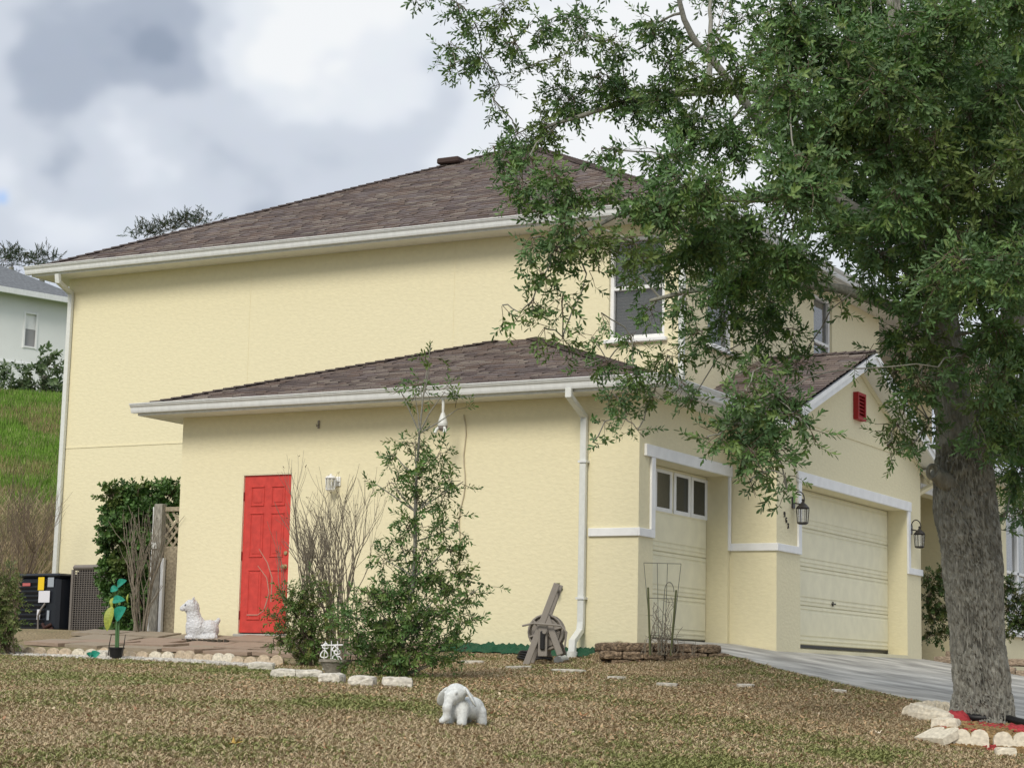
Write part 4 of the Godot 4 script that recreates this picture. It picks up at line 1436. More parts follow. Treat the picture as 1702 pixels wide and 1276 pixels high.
func edging_and_stones() -> void:
	# scalloped edging in front of the patio, following the photograph's line
	var proto: MeshInstance3D = null
	var line := [[22, 1084], [60, 1086], [120, 1088], [190, 1090], [250, 1092], [300, 1094], [340, 1097], [400, 1101], [452, 1103]]
	var pts := []
	for q in line:
		var p := on_ground(q[0], q[1] + 4)
		pts.append(p)
	var seg := 0
	var at := 0.0
	var lab := "scalloped tan concrete edging stone in the row before the patio"
	var idx := 0
	while seg < pts.size() - 1:
		var a: Vector3 = pts[seg]
		var b: Vector3 = pts[seg + 1]
		var L := Vector2(b.x - a.x, b.z - a.z).length()
		if at > L:
			at -= L; seg += 1
			continue
		var p := a.lerp(b, at / L)
		p.y = height(p.x, p.z)
		var turn := atan2(-(b.z - a.z), b.x - a.x) + rng.randf_range(-0.08, 0.08)
		var o: MeshInstance3D
		if proto == null:
			proto = solo(scallop(0.292, 0.13, 0.05, 2), "edging_stone", M.edger, lab, "edging stone", "edging stones before the patio")
			o = proto
			o.position = p; o.rotation.y = turn
		else:
			o = copy_of(proto, "edging_stone", p, turn)
			if idx % 3 == 0: o.material_override = M.edger_pale
		o.position.y += rng.randf_range(-0.045, -0.015)
		o.rotation.x = rng.randf_range(-0.12, 0.06)
		at += 0.30; idx += 1
	# white gravel strip in front of it
	var xf := []
	var cols := []
	var stone := rough_block(Vector3(0.04, 0.028, 0.034), 5).mesh()
	for i in 2200:
		var s := rng.randf() * (pts.size() - 1)
		var k := int(s)
		var p: Vector3 = (pts[k] as Vector3).lerp(pts[k + 1], s - k)
		var fw := Vector3(0.45, 0, 0.89)
		p += fw * (0.06 + absf(rng.randfn(0.0, 0.16))) + Vector3(rng.randf_range(-0.05, 0.05), 0, 0)
		p.y = height(p.x, p.z) + 0.008
		var w := rng.randf_range(0.5, 1.25)
		xf.append(Transform3D(Basis.from_euler(Vector3(rng.randf() * 6, rng.randf() * 6, rng.randf() * 6)).scaled(Vector3(w, w, w)), p))
		var v := rng.randf_range(0.45, 0.78)
		cols.append(Color(v, v * 0.95, v * 0.87))
	var gm := many(stone, xf, cols, numbered("white_gravel"), M.gravel, self)
	meta(gm, "strip of white gravel before the scalloped edging", "gravel")
	# split pale blocks round the shrub bed
	var blocks := [[434, 1111, 0.25], [473, 1124, 0.24], [514, 1125, 0.24], [551, 1132, 0.20], [602, 1137, 0.22], [660, 1139, 0.25]]
	var labs := ["long pale stone block at the end of the scalloped edging", "square pale stone block before the small shrub by the door", "pale stone block with a pinkish top before the small shrub", "short pale stone block before the concrete urn", "pale stone block before the young oak nearer the urn", "pale stone block at the far end before the young oak"]
	for i in blocks.size():
		var q: Array = blocks[i]
		var p := on_ground(q[0], q[1] + 4)
		var o := solo(rough_block(Vector3(q[2], 0.115, 0.17), 300 + i), "bed_block", M.stone, labs[i], "stone block", "pale blocks round the shrub bed")
		o.position = p + Vector3(0, 0.03, 0)
		o.rotation = Vector3(0.05, 0.45 + [0.05, -0.1, 0.1, -0.2, -0.12, 0.1][i], 0.0)
	# stepping stones in the lawn
	var steps := [[785, 1103, 0.14], [862, 1112, 0.15], [946, 1118, 0.17], [1025, 1130, 0.11], [1108, 1141, 0.11], [1240, 1143, 0.08], [1395, 1152, 0.08]]
	var slab := ["near the young oak", "near the coiled hose", "nearest the drain pipe", "before the block planter's end", "past the block planter", "beside the driveway edge, smaller and half buried", "farthest along the driveway, half buried"]
	for i in steps.size():
		var q: Array = steps[i]
		var p := on_ground(q[0], q[1])
		var o := solo(flat_slab(ragged(q[2], 9, 0.62), 0.04), "stepping_stone", M.stone, "flat pale stepping stone in the dry lawn " + slab[i], "stepping stone", "stepping stones across the dry lawn")
		o.transform = Transform3D(slope_basis(p, 0.5), p + Vector3(0, 0.012, 0))
	# stray leaves and litter bits one can point at
	for q in [[230, 1143, Color(0.42, 0.46, 0.25), 0.075, "pale green fallen leaf on the lawn before the white gravel"], [388, 1243, Color(0.45, 0.30, 0.09), 0.06, "yellow fallen leaf on the dry lawn"], [828, 1152, Color(0.50, 0.38, 0.24), 0.06, "curled tan fallen leaf behind the elephant statue"], [968, 1195, Color(0.42, 0.24, 0.13), 0.06, "orange-brown fallen leaf on the dry lawn"], [1460, 1224, Color(0.7, 0.62, 0.5), 0.035, "small white pebble on the bare soil near the tree bed"]]:
		var p := on_ground(q[0], q[1])
		var g := Geo.new()
		g.col = q[2]
		var r: float = q[3]
		for k in 5:
			var a0 := -0.2 + k * 1.25
			var tip := Vector3(cos(a0) * r, 0.02 + 0.02 * sin(k * 2.0), sin(a0) * r)
			var l := Vector3(cos(a0 - 0.5) * r * 0.45, 0.012, sin(a0 - 0.5) * r * 0.45)
			var rr := Vector3(cos(a0 + 0.5) * r * 0.45, 0.008, sin(a0 + 0.5) * r * 0.45)
			g.tri(Vector3(0, 0.004, 0), tip, l); g.tri(Vector3(0, 0.004, 0), rr, tip)
		var o := solo(g, "fallen_leaf" if r > 0.04 else "pebble", M.grass, q[4], "leaf" if r > 0.04 else "pebble")
		o.position = p + Vector3(0, 0.02, 0)
		o.rotation.y = rng.randf() * 6.0

func tree_bed() -> void:
	var spots := [
		[1549, 1199, 0.40, "tan", "pale tan log-shaped block tipped over at the tree bed corner"],
		[1573, 1217, 0.22, "tan", "weathered tan block behind the fallen scalloped stone at the tree bed"],
		[1557, 1236, 0.30, "flat", "scalloped peach stone lying flat before the tree bed"],
		[1614, 1243, 0.27, "scallop", "upright pale scalloped stone with two humps before the tree bed"],
		[1684, 1247, 0.29, "scallop", "upright pale scalloped stone behind the small brick at the tree bed"],
		[1672, 1257, 0.15, "brick", "small pale brick lying before the scalloped stone"]]
	for q in spots:
		var p := on_ground(q[0], q[1])
		var o: MeshInstance3D
		if q[3] == "scallop":
			o = solo(scallop(q[2], 0.15, 0.06, 2), "scalloped_stone", M.edger_pale, q[4], "edging stone")
			o.position = p + Vector3(0, -0.01, 0); o.rotation = Vector3(-0.08, 0.42, 0.0)
		elif q[3] == "flat":
			o = solo(scallop(q[2], 0.15, 0.06, 2), "scalloped_stone", M.edger_pale, q[4], "edging stone")
			o.position = p + Vector3(0.0, 0.045, 0); o.rotation = Vector3(-1.2, -0.5, 0.0)
		elif q[3] == "brick":
			o = solo(rough_block(Vector3(q[2], 0.07, 0.1), 410), "loose_brick", M.edger_pale, q[4], "brick")
			o.position = p + Vector3(0, 0.03, 0); o.rotation.y = 0.5
		else:
			o = solo(rough_block(Vector3(q[2], 0.13, 0.14), 411), "bed_block", M.edger_pale, q[4], "stone block")
			o.position = p + Vector3(0, 0.05, 0); o.rotation = Vector3(0, 0.0 if q[2] < 0.3 else -0.25, 0.0 if q[2] < 0.3 else -0.22)
	# low row behind, along the driveway
	var proto: MeshInstance3D = null
	for i in 6:
		var p := on_ground(1514 + i * 14.5, 1191 - 3 * absf(i - 2.5) * 0 - [0, 5, 8, 8, 6, 6][i])
		if proto == null:
			proto = solo(scallop(0.145, 0.10, 0.05, 1), "low_edging_stone", M.edger_pale, "small single-hump edging stone in the row between tree bed and driveway", "edging stone", "small edging stones along the driveway side of the tree bed")
			proto.position = p; proto.rotation.y = 0.2
		else:
			copy_of(proto, "low_edging_stone", p, 0.2 - 0.05 * i)
	# wood mulch and red stones
	var c := on_ground(1630, 1222)
	var xf := []
	var cols := []
	var chip := rough_block(Vector3(0.05, 0.014, 0.022), 6).mesh()
	for i in 4200:
		var a := rng.randf() * TAU
		var r := sqrt(rng.randf()) * 0.98
		var p := c + Vector3(cos(a) * r * 1.02, 0, sin(a) * r * 1.05)
		p.y = height(p.x, p.z) + 0.012 + 0.05 * (1.0 - r)
		if to_px(p).x < 1552.0 + maxf(0.0, to_px(p).y - 1205.0) * 0.6: continue
		xf.append(Transform3D(Basis.from_euler(Vector3(rng.randf_range(-0.5, 0.5), rng.randf() * 6, rng.randf_range(-0.5, 0.5))).scaled(Vector3.ONE * rng.randf_range(0.5, 1.3)), p))
		var red := f_fine.get_noise_2d(p.x * 2.0 + 9.0, p.z * 2.0) > 0.25
		var v := rng.randf_range(0.6, 1.3)
		cols.append(Color(0.42 * v, 0.05 * v, 0.05 * v) if red and rng.randf() < 0.8 else Color(0.36 * v, 0.24 * v, 0.11 * v))
	var mm := many(chip, xf, cols, numbered("bed_mulch"), M.gravel, self)
	meta(mm, "tan and red wood chips covering the tree bed", "mulch")
	for q in [[1590, 1204, 0.13, 0.09, "red painted rock leaning against the oak trunk"], [1643, 1219, 0.14, 0.05, "low red painted rock before the oak trunk"], [1694, 1222, 0.15, 0.06, "red painted rock at the black hose end of the tree bed"]]:
		var p := on_ground(q[0], q[1])
		var g := Geo.new()
		var prof := [Vector2(q[2], -0.05), Vector2(q[2], 0.0), Vector2(q[2] * 0.8, q[3] * 0.55), Vector2(q[2] * 0.45, q[3] * 0.9), Vector2(0.001, q[3])]
		g.lathe(Transform3D.IDENTITY, prof, 9)
		for i in g.v.size():
			g.v[i] += Vector3(f_fine.get_noise_3d(g.v[i].x * 9, g.v[i].y * 9, g.v[i].z * 9), f_fine.get_noise_3d(g.v[i].z * 9, 3, g.v[i].x * 9), 0) * 0.03
		var o := solo(g, "red_rock", M.red_rock, q[4], "rock", "red rocks in the tree bed")
		o.position = p + Vector3(0, 0.03, 0)
		o.scale = Vector3(1, 1, 0.7)
	# black hose lying round the foot of the trunk
	var g := Geo.new()
	var pp := []
	var rr := []
	for q in [[1600, 1203], [1622, 1208], [1650, 1209], [1680, 1210], [1702, 1216], [1740, 1224], [1800, 1230]]:
		var p := on_ground(q[0], q[1])
		p.y += 0.075
		pp.append(p); rr.append(0.03)
	g.tube(pp, rr, 8)
	solo(g, "black_hose", M.black, "black hose lying round the foot of the oak trunk", "hose")

func patio_corner() -> void:
	# flagstones between the edging and the wall
	var pat := Node3D.new()
	pat.name = "patio"
	pat.set_meta("kind", "structure")
	add_child(pat)
	var zr := 0.35
	var row := 0
	while zr < 2.05:
		var x := -7.9 + 0.3 * (row % 2) + zr * 0.25
		while x < -3.0:
			var w := rng.randf_range(0.5, 0.95)
			var d := 0.52
			var poly := PackedVector2Array([Vector2(-w / 2 + rng.randf() * 0.06, -d / 2 + rng.randf() * 0.05), Vector2(w / 2 - rng.randf() * 0.06, -d / 2 + rng.randf() * 0.05), Vector2(w / 2 - rng.randf() * 0.06, d / 2 - rng.randf() * 0.05), Vector2(-w / 2 + rng.randf() * 0.06, d / 2 - rng.randf() * 0.05)])
			var p := Vector3(x + w / 2, 0, zr)
			p.y = height(p.x, p.z) + 0.012 + rng.randf_range(0.0, 0.02)
			var o := part(flat_slab(poly, 0.04), "flagstone", M.flag if rng.randf() < 0.6 else M.stone_tan, pat)
			o.transform = Transform3D(slope_basis(p, 0.0) * Basis.from_euler(Vector3(rng.randf_range(-0.03, 0.03), 0, rng.randf_range(-0.02, 0.02))), p)
			x += w + 0.02
		zr += 0.55; row += 1
	air_conditioners()
	# weathered gate post with a lattice panel behind it
	var t := thing("lattice_fence", "weathered grey fence post with a small lattice panel beside the garage corner", "fence", Vector3(-7.12, 0.15, -0.3))
	var g := Geo.new()
	g.box(Vector3(-0.10, -0.1, -0.05), Vector3(0.035, 1.74, 0.05), 0.006); part(g, "post", M.wood_grey, t)
	g = Geo.new(); g.box(Vector3(-0.112, -0.1, -0.03), Vector3(-0.10, 1.70, 0.055)); part(g, "corner_strip", M.white, t)
	g = Geo.new(); g.box(Vector3(0.05, -0.1, 0.0), Vector3(0.10, 1.02, 0.05), 0.004); part(g, "picket", M.white, t)
	g = Geo.new(); g.box(Vector3(0.04, 1.64, -0.04), Vector3(0.50, 1.70, 0.0), 0.004); part(g, "top_rail", M.wood_tan, t)
	g = Geo.new(); g.box(Vector3(0.04, 0.05, -0.05), Vector3(0.50, 1.18, -0.02), 0.004); part(g, "lower_board", M.wood_tan, t)
	for k in 7:
		for s in [-1.0, 1.0]:
			var cx := 0.04 + 0.12 * k - 0.1
			var a := Vector3(cx, 1.18, -0.03 + 0.006 * s)
			var b := Vector3(cx + s * 0.40, 1.64, -0.03 + 0.006 * s)
			# keep the slat inside the panel
			var t0 := 0.0
			var t1 := 1.0
			for lim in [0.045, 0.50]:
				var dx := b.x - a.x
				var tt: float = (lim - a.x) / dx
				if (lim < 0.1) == (dx > 0): t0 = maxf(t0, tt)
				else: t1 = minf(t1, tt)
			if t1 - t0 > 0.08:
				g = Geo.new(); g.beam(a.lerp(b, t0), a.lerp(b, t1), 0.032, 0.008, Vector3(0, 0, 1)); part(g, "lattice_slat", M.wood_tan, t)
	g = Geo.new(); g.box(Vector3(-0.10, 1.14, 0.05), Vector3(-0.02, 1.22, 0.075), 0.006); g.box(Vector3(-0.075, 1.165, 0.075), Vector3(-0.045, 1.195, 0.085)); part(g, "latch", M.pvc, t)
	# potted artificial plant before the edging
	var p := on_ground(192, 1097)
	t = thing("artificial_plant", "black pot holding a plastic plant with big teal leaves", "potted plant", p)
	g = Geo.new()
	g.lathe(Transform3D.IDENTITY, [Vector2(0.001, 0), Vector2(0.058, 0), Vector2(0.078, 0.12), Vector2(0.086, 0.12), Vector2(0.086, 0.135), Vector2(0.07, 0.135), Vector2(0.066, 0.11), Vector2(0.001, 0.11)], 18)
	part(g, "pot", M.black, t)
	g = Geo.new()
	for s in [-1.0, 1.0]:
		g.tube([Vector3(s * 0.09, 0.05, 0.02), Vector3(s * 0.10, 0.16, 0.0), Vector3(s * 0.095, 0.27, -0.02)], [0.006, 0.006, 0.004], 5)
	part(g, "wire_holder", M.bronze, t)
	g = Geo.new()
	g.tube([Vector3(0, 0.1, 0), Vector3(-0.005, 0.35, 0.01), Vector3(-0.02, 0.62, 0), Vector3(-0.03, 0.80, 0)], [0.018, 0.014, 0.009, 0.005], 7)
	g.tube([Vector3(0.02, 0.1, 0), Vector3(0.015, 0.42, 0)], [0.012, 0.009], 7)
	g.tube([Vector3(-0.02, 0.60, 0), Vector3(0.05, 0.66, 0.02), Vector3(0.10, 0.62, 0.02)], [0.006, 0.005, 0.004], 5)
	part(g, "stem", M.stem_green, t)
	for q in [[Vector3(-0.03, 0.78, 0.0), Vector3(0.12, 0.84, 0.03), 0.045, 0], [Vector3(-0.02, 0.76, 0.0), Vector3(-0.08, 0.72, 0.05), 0.04, 0], [Vector3(-0.07, 0.63, 0.02), Vector3(0.13, 0.63, 0.05), 0.045, 0], [Vector3(-0.01, 0.43, 0.03), Vector3(0.155, 0.555, 0.06), 0.075, 0], [Vector3(-0.06, 0.57, 0.03), Vector3(-0.08, 0.30, 0.07), 0.055, 1], [Vector3(-0.08, 0.66, 0.0), Vector3(-0.065, 0.55, 0.03), 0.025, 1], [Vector3(0.14, 0.60, 0.02), Vector3(0.15, 0.70, 0.03), 0.012, 1]]:
		g = Geo.new()
		leaf_blade(g, q[0], q[1], q[2])
		part(g, "leaf", M.teal if q[3] == 0 else M.lime, t)
	# half-sunk pale stone with a scrap of green plastic at the pot
	var o := solo(rough_block(Vector3(0.2, 0.11, 0.14), 77), "round_stone", M.stone, "pale rounded stone in the gravel beside the black pot", "stone")
	o.position = on_ground(170, 1094) + Vector3(0, 0.03, 0)
	g = Geo.new()
	leaf_blade(g, Vector3(0, 0, 0), Vector3(0.13, 0.05, 0.0), 0.05)
	leaf_blade(g, Vector3(0, 0, 0), Vector3(0.05, 0.06, 0.06), 0.04)
	o = solo(g, "loose_plastic_leaf", M.teal, "loose teal plastic leaf lying on the white gravel", "plastic leaf")
	o.position = on_ground(150, 1096) + Vector3(0, 0.02, 0)
	# concrete urn with a white wire stand behind
	p = on_ground(556, 1127)
	g = Geo.new()
	var prof := [Vector2(0.001, 0), Vector2(0.10, 0), Vector2(0.10, 0.03), Vector2(0.085, 0.05), Vector2(0.11, 0.10), Vector2(0.135, 0.15), Vector2(0.15, 0.155), Vector2(0.15, 0.18), Vector2(0.125, 0.18), Vector2(0.11, 0.15), Vector2(0.001, 0.14)]
	g.lathe(Transform3D.IDENTITY, prof, 28)
	for i in g.v.size():
		var q := g.v[i]
		if q.y > 0.05 and q.y < 0.152 and Vector2(q.x, q.z).length() > 0.07:
			var a := atan2(q.z, q.x)
			var k := 1.0 + 0.03 * sin(a * 14.0)
			g.v[i] = Vector3(q.x * k, q.y, q.z * k)
	t = thing("garden_urn", "low fluted grey concrete urn between the two shrubs", "urn", p + Vector3(0, -0.01, 0))
	part(g, "bowl", M.urn, t)
	g = Geo.new(); g.col = Color(0.10, 0.07, 0.045)
	g.lathe(Transform3D.IDENTITY, [Vector2(0.12, 0.15), Vector2(0.06, 0.165), Vector2(0.001, 0.17)], 16); part(g, "soil", M.grass, t)
	t = thing("wire_plant_stand", "white scrolled wire plant stand half hidden behind the urn", "plant stand", on_ground(556, 1117) + Vector3(-0.05, 0.05, 0))
	t.scale = Vector3.ONE * 0.75
	g = Geo.new()
	for k in 7:
		var cc := Vector3(rng.randf_range(-0.13, 0.15), 0.06 + 0.04 * k * 0.9, rng.randf_range(-0.03, 0.03))
		var ring := []
		var rr := []
		var R := rng.randf_range(0.035, 0.06)
		for i in 13:
			var a := TAU * i / 12.0
			ring.append(cc + Vector3(cos(a) * R, sin(a) * R * 0.9, 0.02 * sin(a * 2))); rr.append(0.009)
		g.tube(ring, rr, 5, false)
	part(g, "scrolls", M.white, t)
	g = Geo.new()
	for s in [-0.12, 0.0, 0.12]:
		g.tube([Vector3(s, -0.05, 0), Vector3(s * 0.8, 0.34, 0)], [0.006, 0.006], 5)
	g.tube([Vector3(-0.16, 0.28, 0), Vector3(0.18, 0.29, 0)], [0.01, 0.01], 5)
	part(g, "frame", M.white, t)
	# bed border of stacked blocks at the porch
	t = thing("porch_bed_border", "border of tan stacked stones at the porch bed beside the garage", "stone border", Vector3.ZERO)
	var v := []
	for i in 4:
		v.append(rough_block(Vector3(0.30, 0.11, 0.16), 500 + i).mesh())
	for tier in 2:
		for k in 6:
			var x := 0.85 + k * 0.31 + tier * 0.12
			var ob := part(v[rng.randi() % 4], "block", M.block_tan, t)
			ob.position = Vector3(x, drive_height(x) + 0.05 + tier * 0.11 + k * tier * 0.01, -9.15 - tier * 0.22)
			ob.rotation.y = rng.randf_range(-0.06, 0.06) + 0.05

func leaf_blade(g: Geo, a: Vector3, b: Vector3, w: float) -> void:
	var d := (b - a)
	var side := d.cross(Vector3(0.2, 0.3, 1)).normalized()
	var up := side.cross(d).normalized()
	var n := 8
	for i in n:
		var t0 := float(i) / n
		var t1 := float(i + 1) / n
		var w0 := w * pow(sin(PI * pow(t0, 0.8)), 0.7)
		var w1 := w * pow(maxf(sin(PI * pow(t1, 0.8)), 0.0), 0.7)
		var p0 := a + d * t0 + up * 0.02 * sin(PI * t0)
		var p1 := a + d * t1 + up * 0.02 * sin(PI * t1)
		var dip := up * w * 0.25
		for s in [-1.0, 1.0]:
			var e0: Vector3 = p0 + side * w0 * s + dip * (w0 / w)
			var e1: Vector3 = p1 + side * w1 * s + dip * (w1 / w)
			if s > 0: g.quad(p0, e0, e1, p1)
			else: g.quad(p0, p1, e1, e0)

func air_conditioners() -> void:
	# black unit
	var t := thing("air_conditioner", "black air conditioner unit with yellow and white stickers", "air conditioner", Vector3(-10.52, 0.17, -2.2), "", -0.12)
	var g := Geo.new()
	g.box(Vector3(-0.47, 0.0, -0.42), Vector3(0.47, 0.05, 0.42)); part(g, "base", M.black, t)
	g = Geo.new(); g.box(Vector3(-0.43, 0.05, -0.39), Vector3(0.43, 0.86, 0.39), 0.05); part(g, "cabinet", M.ac_black, t)
	g = Geo.new(); g.box(Vector3(-0.46, 0.84, -0.42), Vector3(0.46, 0.90, 0.42), 0.03); part(g, "lid", M.ac_black, t)
	for k in 10:
		g = Geo.new(); g.obox(Transform3D(Basis(Vector3(1, 0, 0), 0.55), Vector3(-0.12, 0.14 + k * 0.068, 0.40)), Vector3(0.58, 0.055, 0.012), 0.004); part(g, "louvre", M.ac_black, t)
	for q in [[Vector3(-0.24, 0.74, 0.418), Vector2(0.17, 0.045), M.label_red, "dull red name plate"], [Vector3(0.08, 0.75, 0.418), Vector2(0.13, 0.19), M.label_yellow, "yellow energy sticker"], [Vector3(0.27, 0.77, 0.402), Vector2(0.13, 0.14), M.label_grey, "grey sticker"], [Vector3(0.16, 0.56, 0.418), Vector2(0.24, 0.17), M.label_white, "white rating sticker"], [Vector3(0.06, 0.30, 0.418), Vector2(0.07, 0.15), M.label_white, "small white sticker"], [Vector3(0.25, 0.29, 0.405), Vector2(0.05, 0.14), M.label_grey, "small pale sticker"]]:
		g = Geo.new(); g.obox(Transform3D(Basis.IDENTITY, q[0]), Vector3(q[1].x, q[1].y, 0.003)); part(g, "sticker", q[2], t, q[3])
	g = Geo.new(); g.tube([Vector3(0.18, 0.46, 0.41), Vector3(0.16, 0.38, 0.46), Vector3(0.10, 0.28, 0.46), Vector3(0.09, 0.10, 0.44), Vector3(0.09, 0.0, 0.44)], [0.016, 0.016, 0.016, 0.016, 0.016], 7); part(g, "conduit", M.ac_grey, t)
	g = Geo.new(); g.box(Vector3(0.18, 0.03, 0.39), Vector3(0.40, 0.13, 0.46), 0.03); g.tube([Vector3(0.2, 0.16, 0.45), Vector3(0.3, 0.1, 0.5), Vector3(0.38, 0.16, 0.44)], [0.025, 0.03, 0.025], 7); part(g, "valves", M.rust_dark, t)
	# grey wire-guarded unit
	t = thing("air_conditioner", "grey air conditioner unit with a wire grille, beside the hedge", "air conditioner", Vector3(-9.62, 0.2, -2.25), "", -0.1)
	g = Geo.new(); g.box(Vector3(-0.40, 0.0, -0.36), Vector3(0.40, 0.05, 0.36)); part(g, "base", M.ac_grey, t)
	g = Geo.new(); g.box(Vector3(-0.36, 0.05, -0.33), Vector3(0.36, 0.92, 0.33), 0.04); part(g, "coil", M.coil_dark, t)
	g = Geo.new(); g.box(Vector3(-0.40, 0.92, -0.37), Vector3(0.40, 1.0, 0.37), 0.03); part(g, "lid", M.ac_grey, t)
	g = Geo.new()
	for k in 27:
		var y := 0.07 + k * 0.0315
		g.tube([Vector3(-0.385, y, -0.35), Vector3(-0.385, y, 0.35), Vector3(0.385, y, 0.35), Vector3(0.385, y, -0.35)], [0.006, 0.006, 0.006, 0.006], 4)
	for k in 16:
		var x := -0.385 + k * 0.0513
		g.tube([Vector3(x, 0.05, 0.358), Vector3(x, 0.93, 0.358)], [0.006, 0.006], 4)
	part(g, "wire_grille", M.ac_grey, t, "", "stuff")
	for s in [[-0.385, 0.345], [0.385, 0.345]]:
		g = Geo.new(); g.box(Vector3(s[0] - 0.02, 0.05, s[1] - 0.02), Vector3(s[0] + 0.02, 0.93, s[1] + 0.02)); part(g, "corner_post", M.ac_grey, t)
	g = Geo.new(); g.box(Vector3(-11.05, 0.05, -2.8), Vector3(-9.1, 0.19, -1.75), 0.01)
	solo(g, "equipment_pad", M.concrete, "grey concrete pad under the two air conditioners", "pad")

func statues() -> void:
	# baby elephant, white plaster: local +z is forward
	var E := []
	E.append(ell(Vector3(0, 0.125, -0.10), Vector3(0.088, 0.085, 0.125)))
	E.append(ell(Vector3(0, 0.115, 0.035), Vector3(0.078, 0.085, 0.08)))
	E.append(ell(Vector3(0, 0.235, 0.085), Vector3(0.078, 0.068, 0.075)))
	E.append(ell(Vector3(0, 0.20, 0.135), Vector3(0.052, 0.05, 0.05)))
	E.append([Vector3(0, 0.205, 0.155), Vector3(0.0, 0.13, 0.190), 0.042, 0.031])
	E.append([Vector3(0.0, 0.13, 0.190), Vector3(-0.008, 0.06, 0.182), 0.031, 0.026])
	E.append([Vector3(-0.008, 0.06, 0.182), Vector3(-0.03, 0.035, 0.205), 0.026, 0.024])
	for s in [-1.0, 1.0]:
		E.append([Vector3(s * 0.05, 0.11, 0.06), Vector3(s * 0.055, 0.022, 0.085), 0.04, 0.036])
		E.append([Vector3(s * 0.06, 0.10, -0.14), Vector3(s * 0.068, 0.025, -0.15), 0.045, 0.038])
		E.append(ell(Vector3(s * 0.112, 0.208, 0.06), Vector3(0.014, 0.085, 0.058), Basis(Vector3(0, 0, 1), s * 0.62) * Basis(Vector3(0, 1, 0), s * 0.5)))
		E.append([Vector3(s * 0.045, 0.235, 0.152), Vector3(s * 0.047, 0.236, 0.155), 0.010, 0.010])
	E.append([Vector3(0, 0.15, -0.22), Vector3(0.0, 0.08, -0.235), 0.012, 0.008])
	var o := solo(sculpt(E, Vector3(-0.19, -0.02, -0.26), Vector3(0.19, 0.32, 0.24), 0.0068, 0.016), "elephant_statue", M.statue, "white baby elephant garden statue standing on the dry lawn", "statue")
	var p := on_ground(768, 1206)
	o.position = p + Vector3(0, 0.0, 0)
	o.rotation.y = atan2(CAM.x - p.x, CAM.z - p.z) - 0.62
	o.scale = Vector3.ONE * 0.93
	# resting alpaca with a bumpy fleece, local +z forward
	var L := []
	L.append(ell(Vector3(0, 0.14, 0.06), Vector3(0.14, 0.155, 0.135)))
	L.append(ell(Vector3(0, 0.135, -0.10), Vector3(0.125, 0.125, 0.12)))
	L.append([Vector3(0, 0.22, 0.09), Vector3(0, 0.38, 0.115), 0.10, 0.078])
	L.append(ell(Vector3(0, 0.425, 0.135), Vector3(0.092, 0.085, 0.095)))
	L.append([Vector3(0, 0.405, 0.20), Vector3(0, 0.395, 0.245), 0.05, 0.036])
	for s in [-1.0, 1.0]:
		L.append([Vector3(s * 0.062, 0.48, 0.115), Vector3(s * 0.080, 0.535, 0.112), 0.022, 0.008])
		L.append([Vector3(s * 0.085, 0.035, 0.02), Vector3(s * 0.09, 0.03, 0.17), 0.04, 0.032])
		L.append([Vector3(s * 0.10, 0.04, -0.16), Vector3(s * 0.105, 0.03, -0.03), 0.05, 0.035])
	L.append([Vector3(0, 0.23, -0.19), Vector3(0, 0.265, -0.21), 0.032, 0.024])
	o = solo(sculpt(L, Vector3(-0.2, -0.02, -0.32), Vector3(0.2, 0.58, 0.3), 0.0095, 0.03, 0.010), "alpaca_statue", M.wool, "white fleecy alpaca garden statue lying beside the red door", "statue")
	p = on_z(334, 1052, 0.42)
	o.position = Vector3(p.x, height(p.x, 0.42) + 0.0, 0.42)
	o.rotation.y = -0.95
	for s in [-1.0, 1.0]:
		var g := Geo.new()
		g.lathe(Transform3D(Basis(Vector3(1, 0, 0), 0.2), Vector3(s * 0.058, 0.435, 0.208)), [Vector2(0.012, -0.006), Vector2(0.014, 0.0), Vector2(0.001, 0.012)], 8)
		part(g, "eye", M.eye, o)
	# rolled log edging lying by it
	var g := Geo.new()
	for k in 9:
		var x := k * 0.075
		g.tube([Vector3(x, -0.03, 0.02 * sin(k * 1.3)), Vector3(x + 0.02, 0.055, 0.02 * sin(k * 1.3))], [0.036, 0.034], 8)
	var le := solo(g, "log_edging", M.wood_dark, "short row of dark log edging beside the alpaca statue", "edging")
	le.position = Vector3(-5.86, height(-5.8, 0.75), 0.75)
	le.rotation.y = 0.1

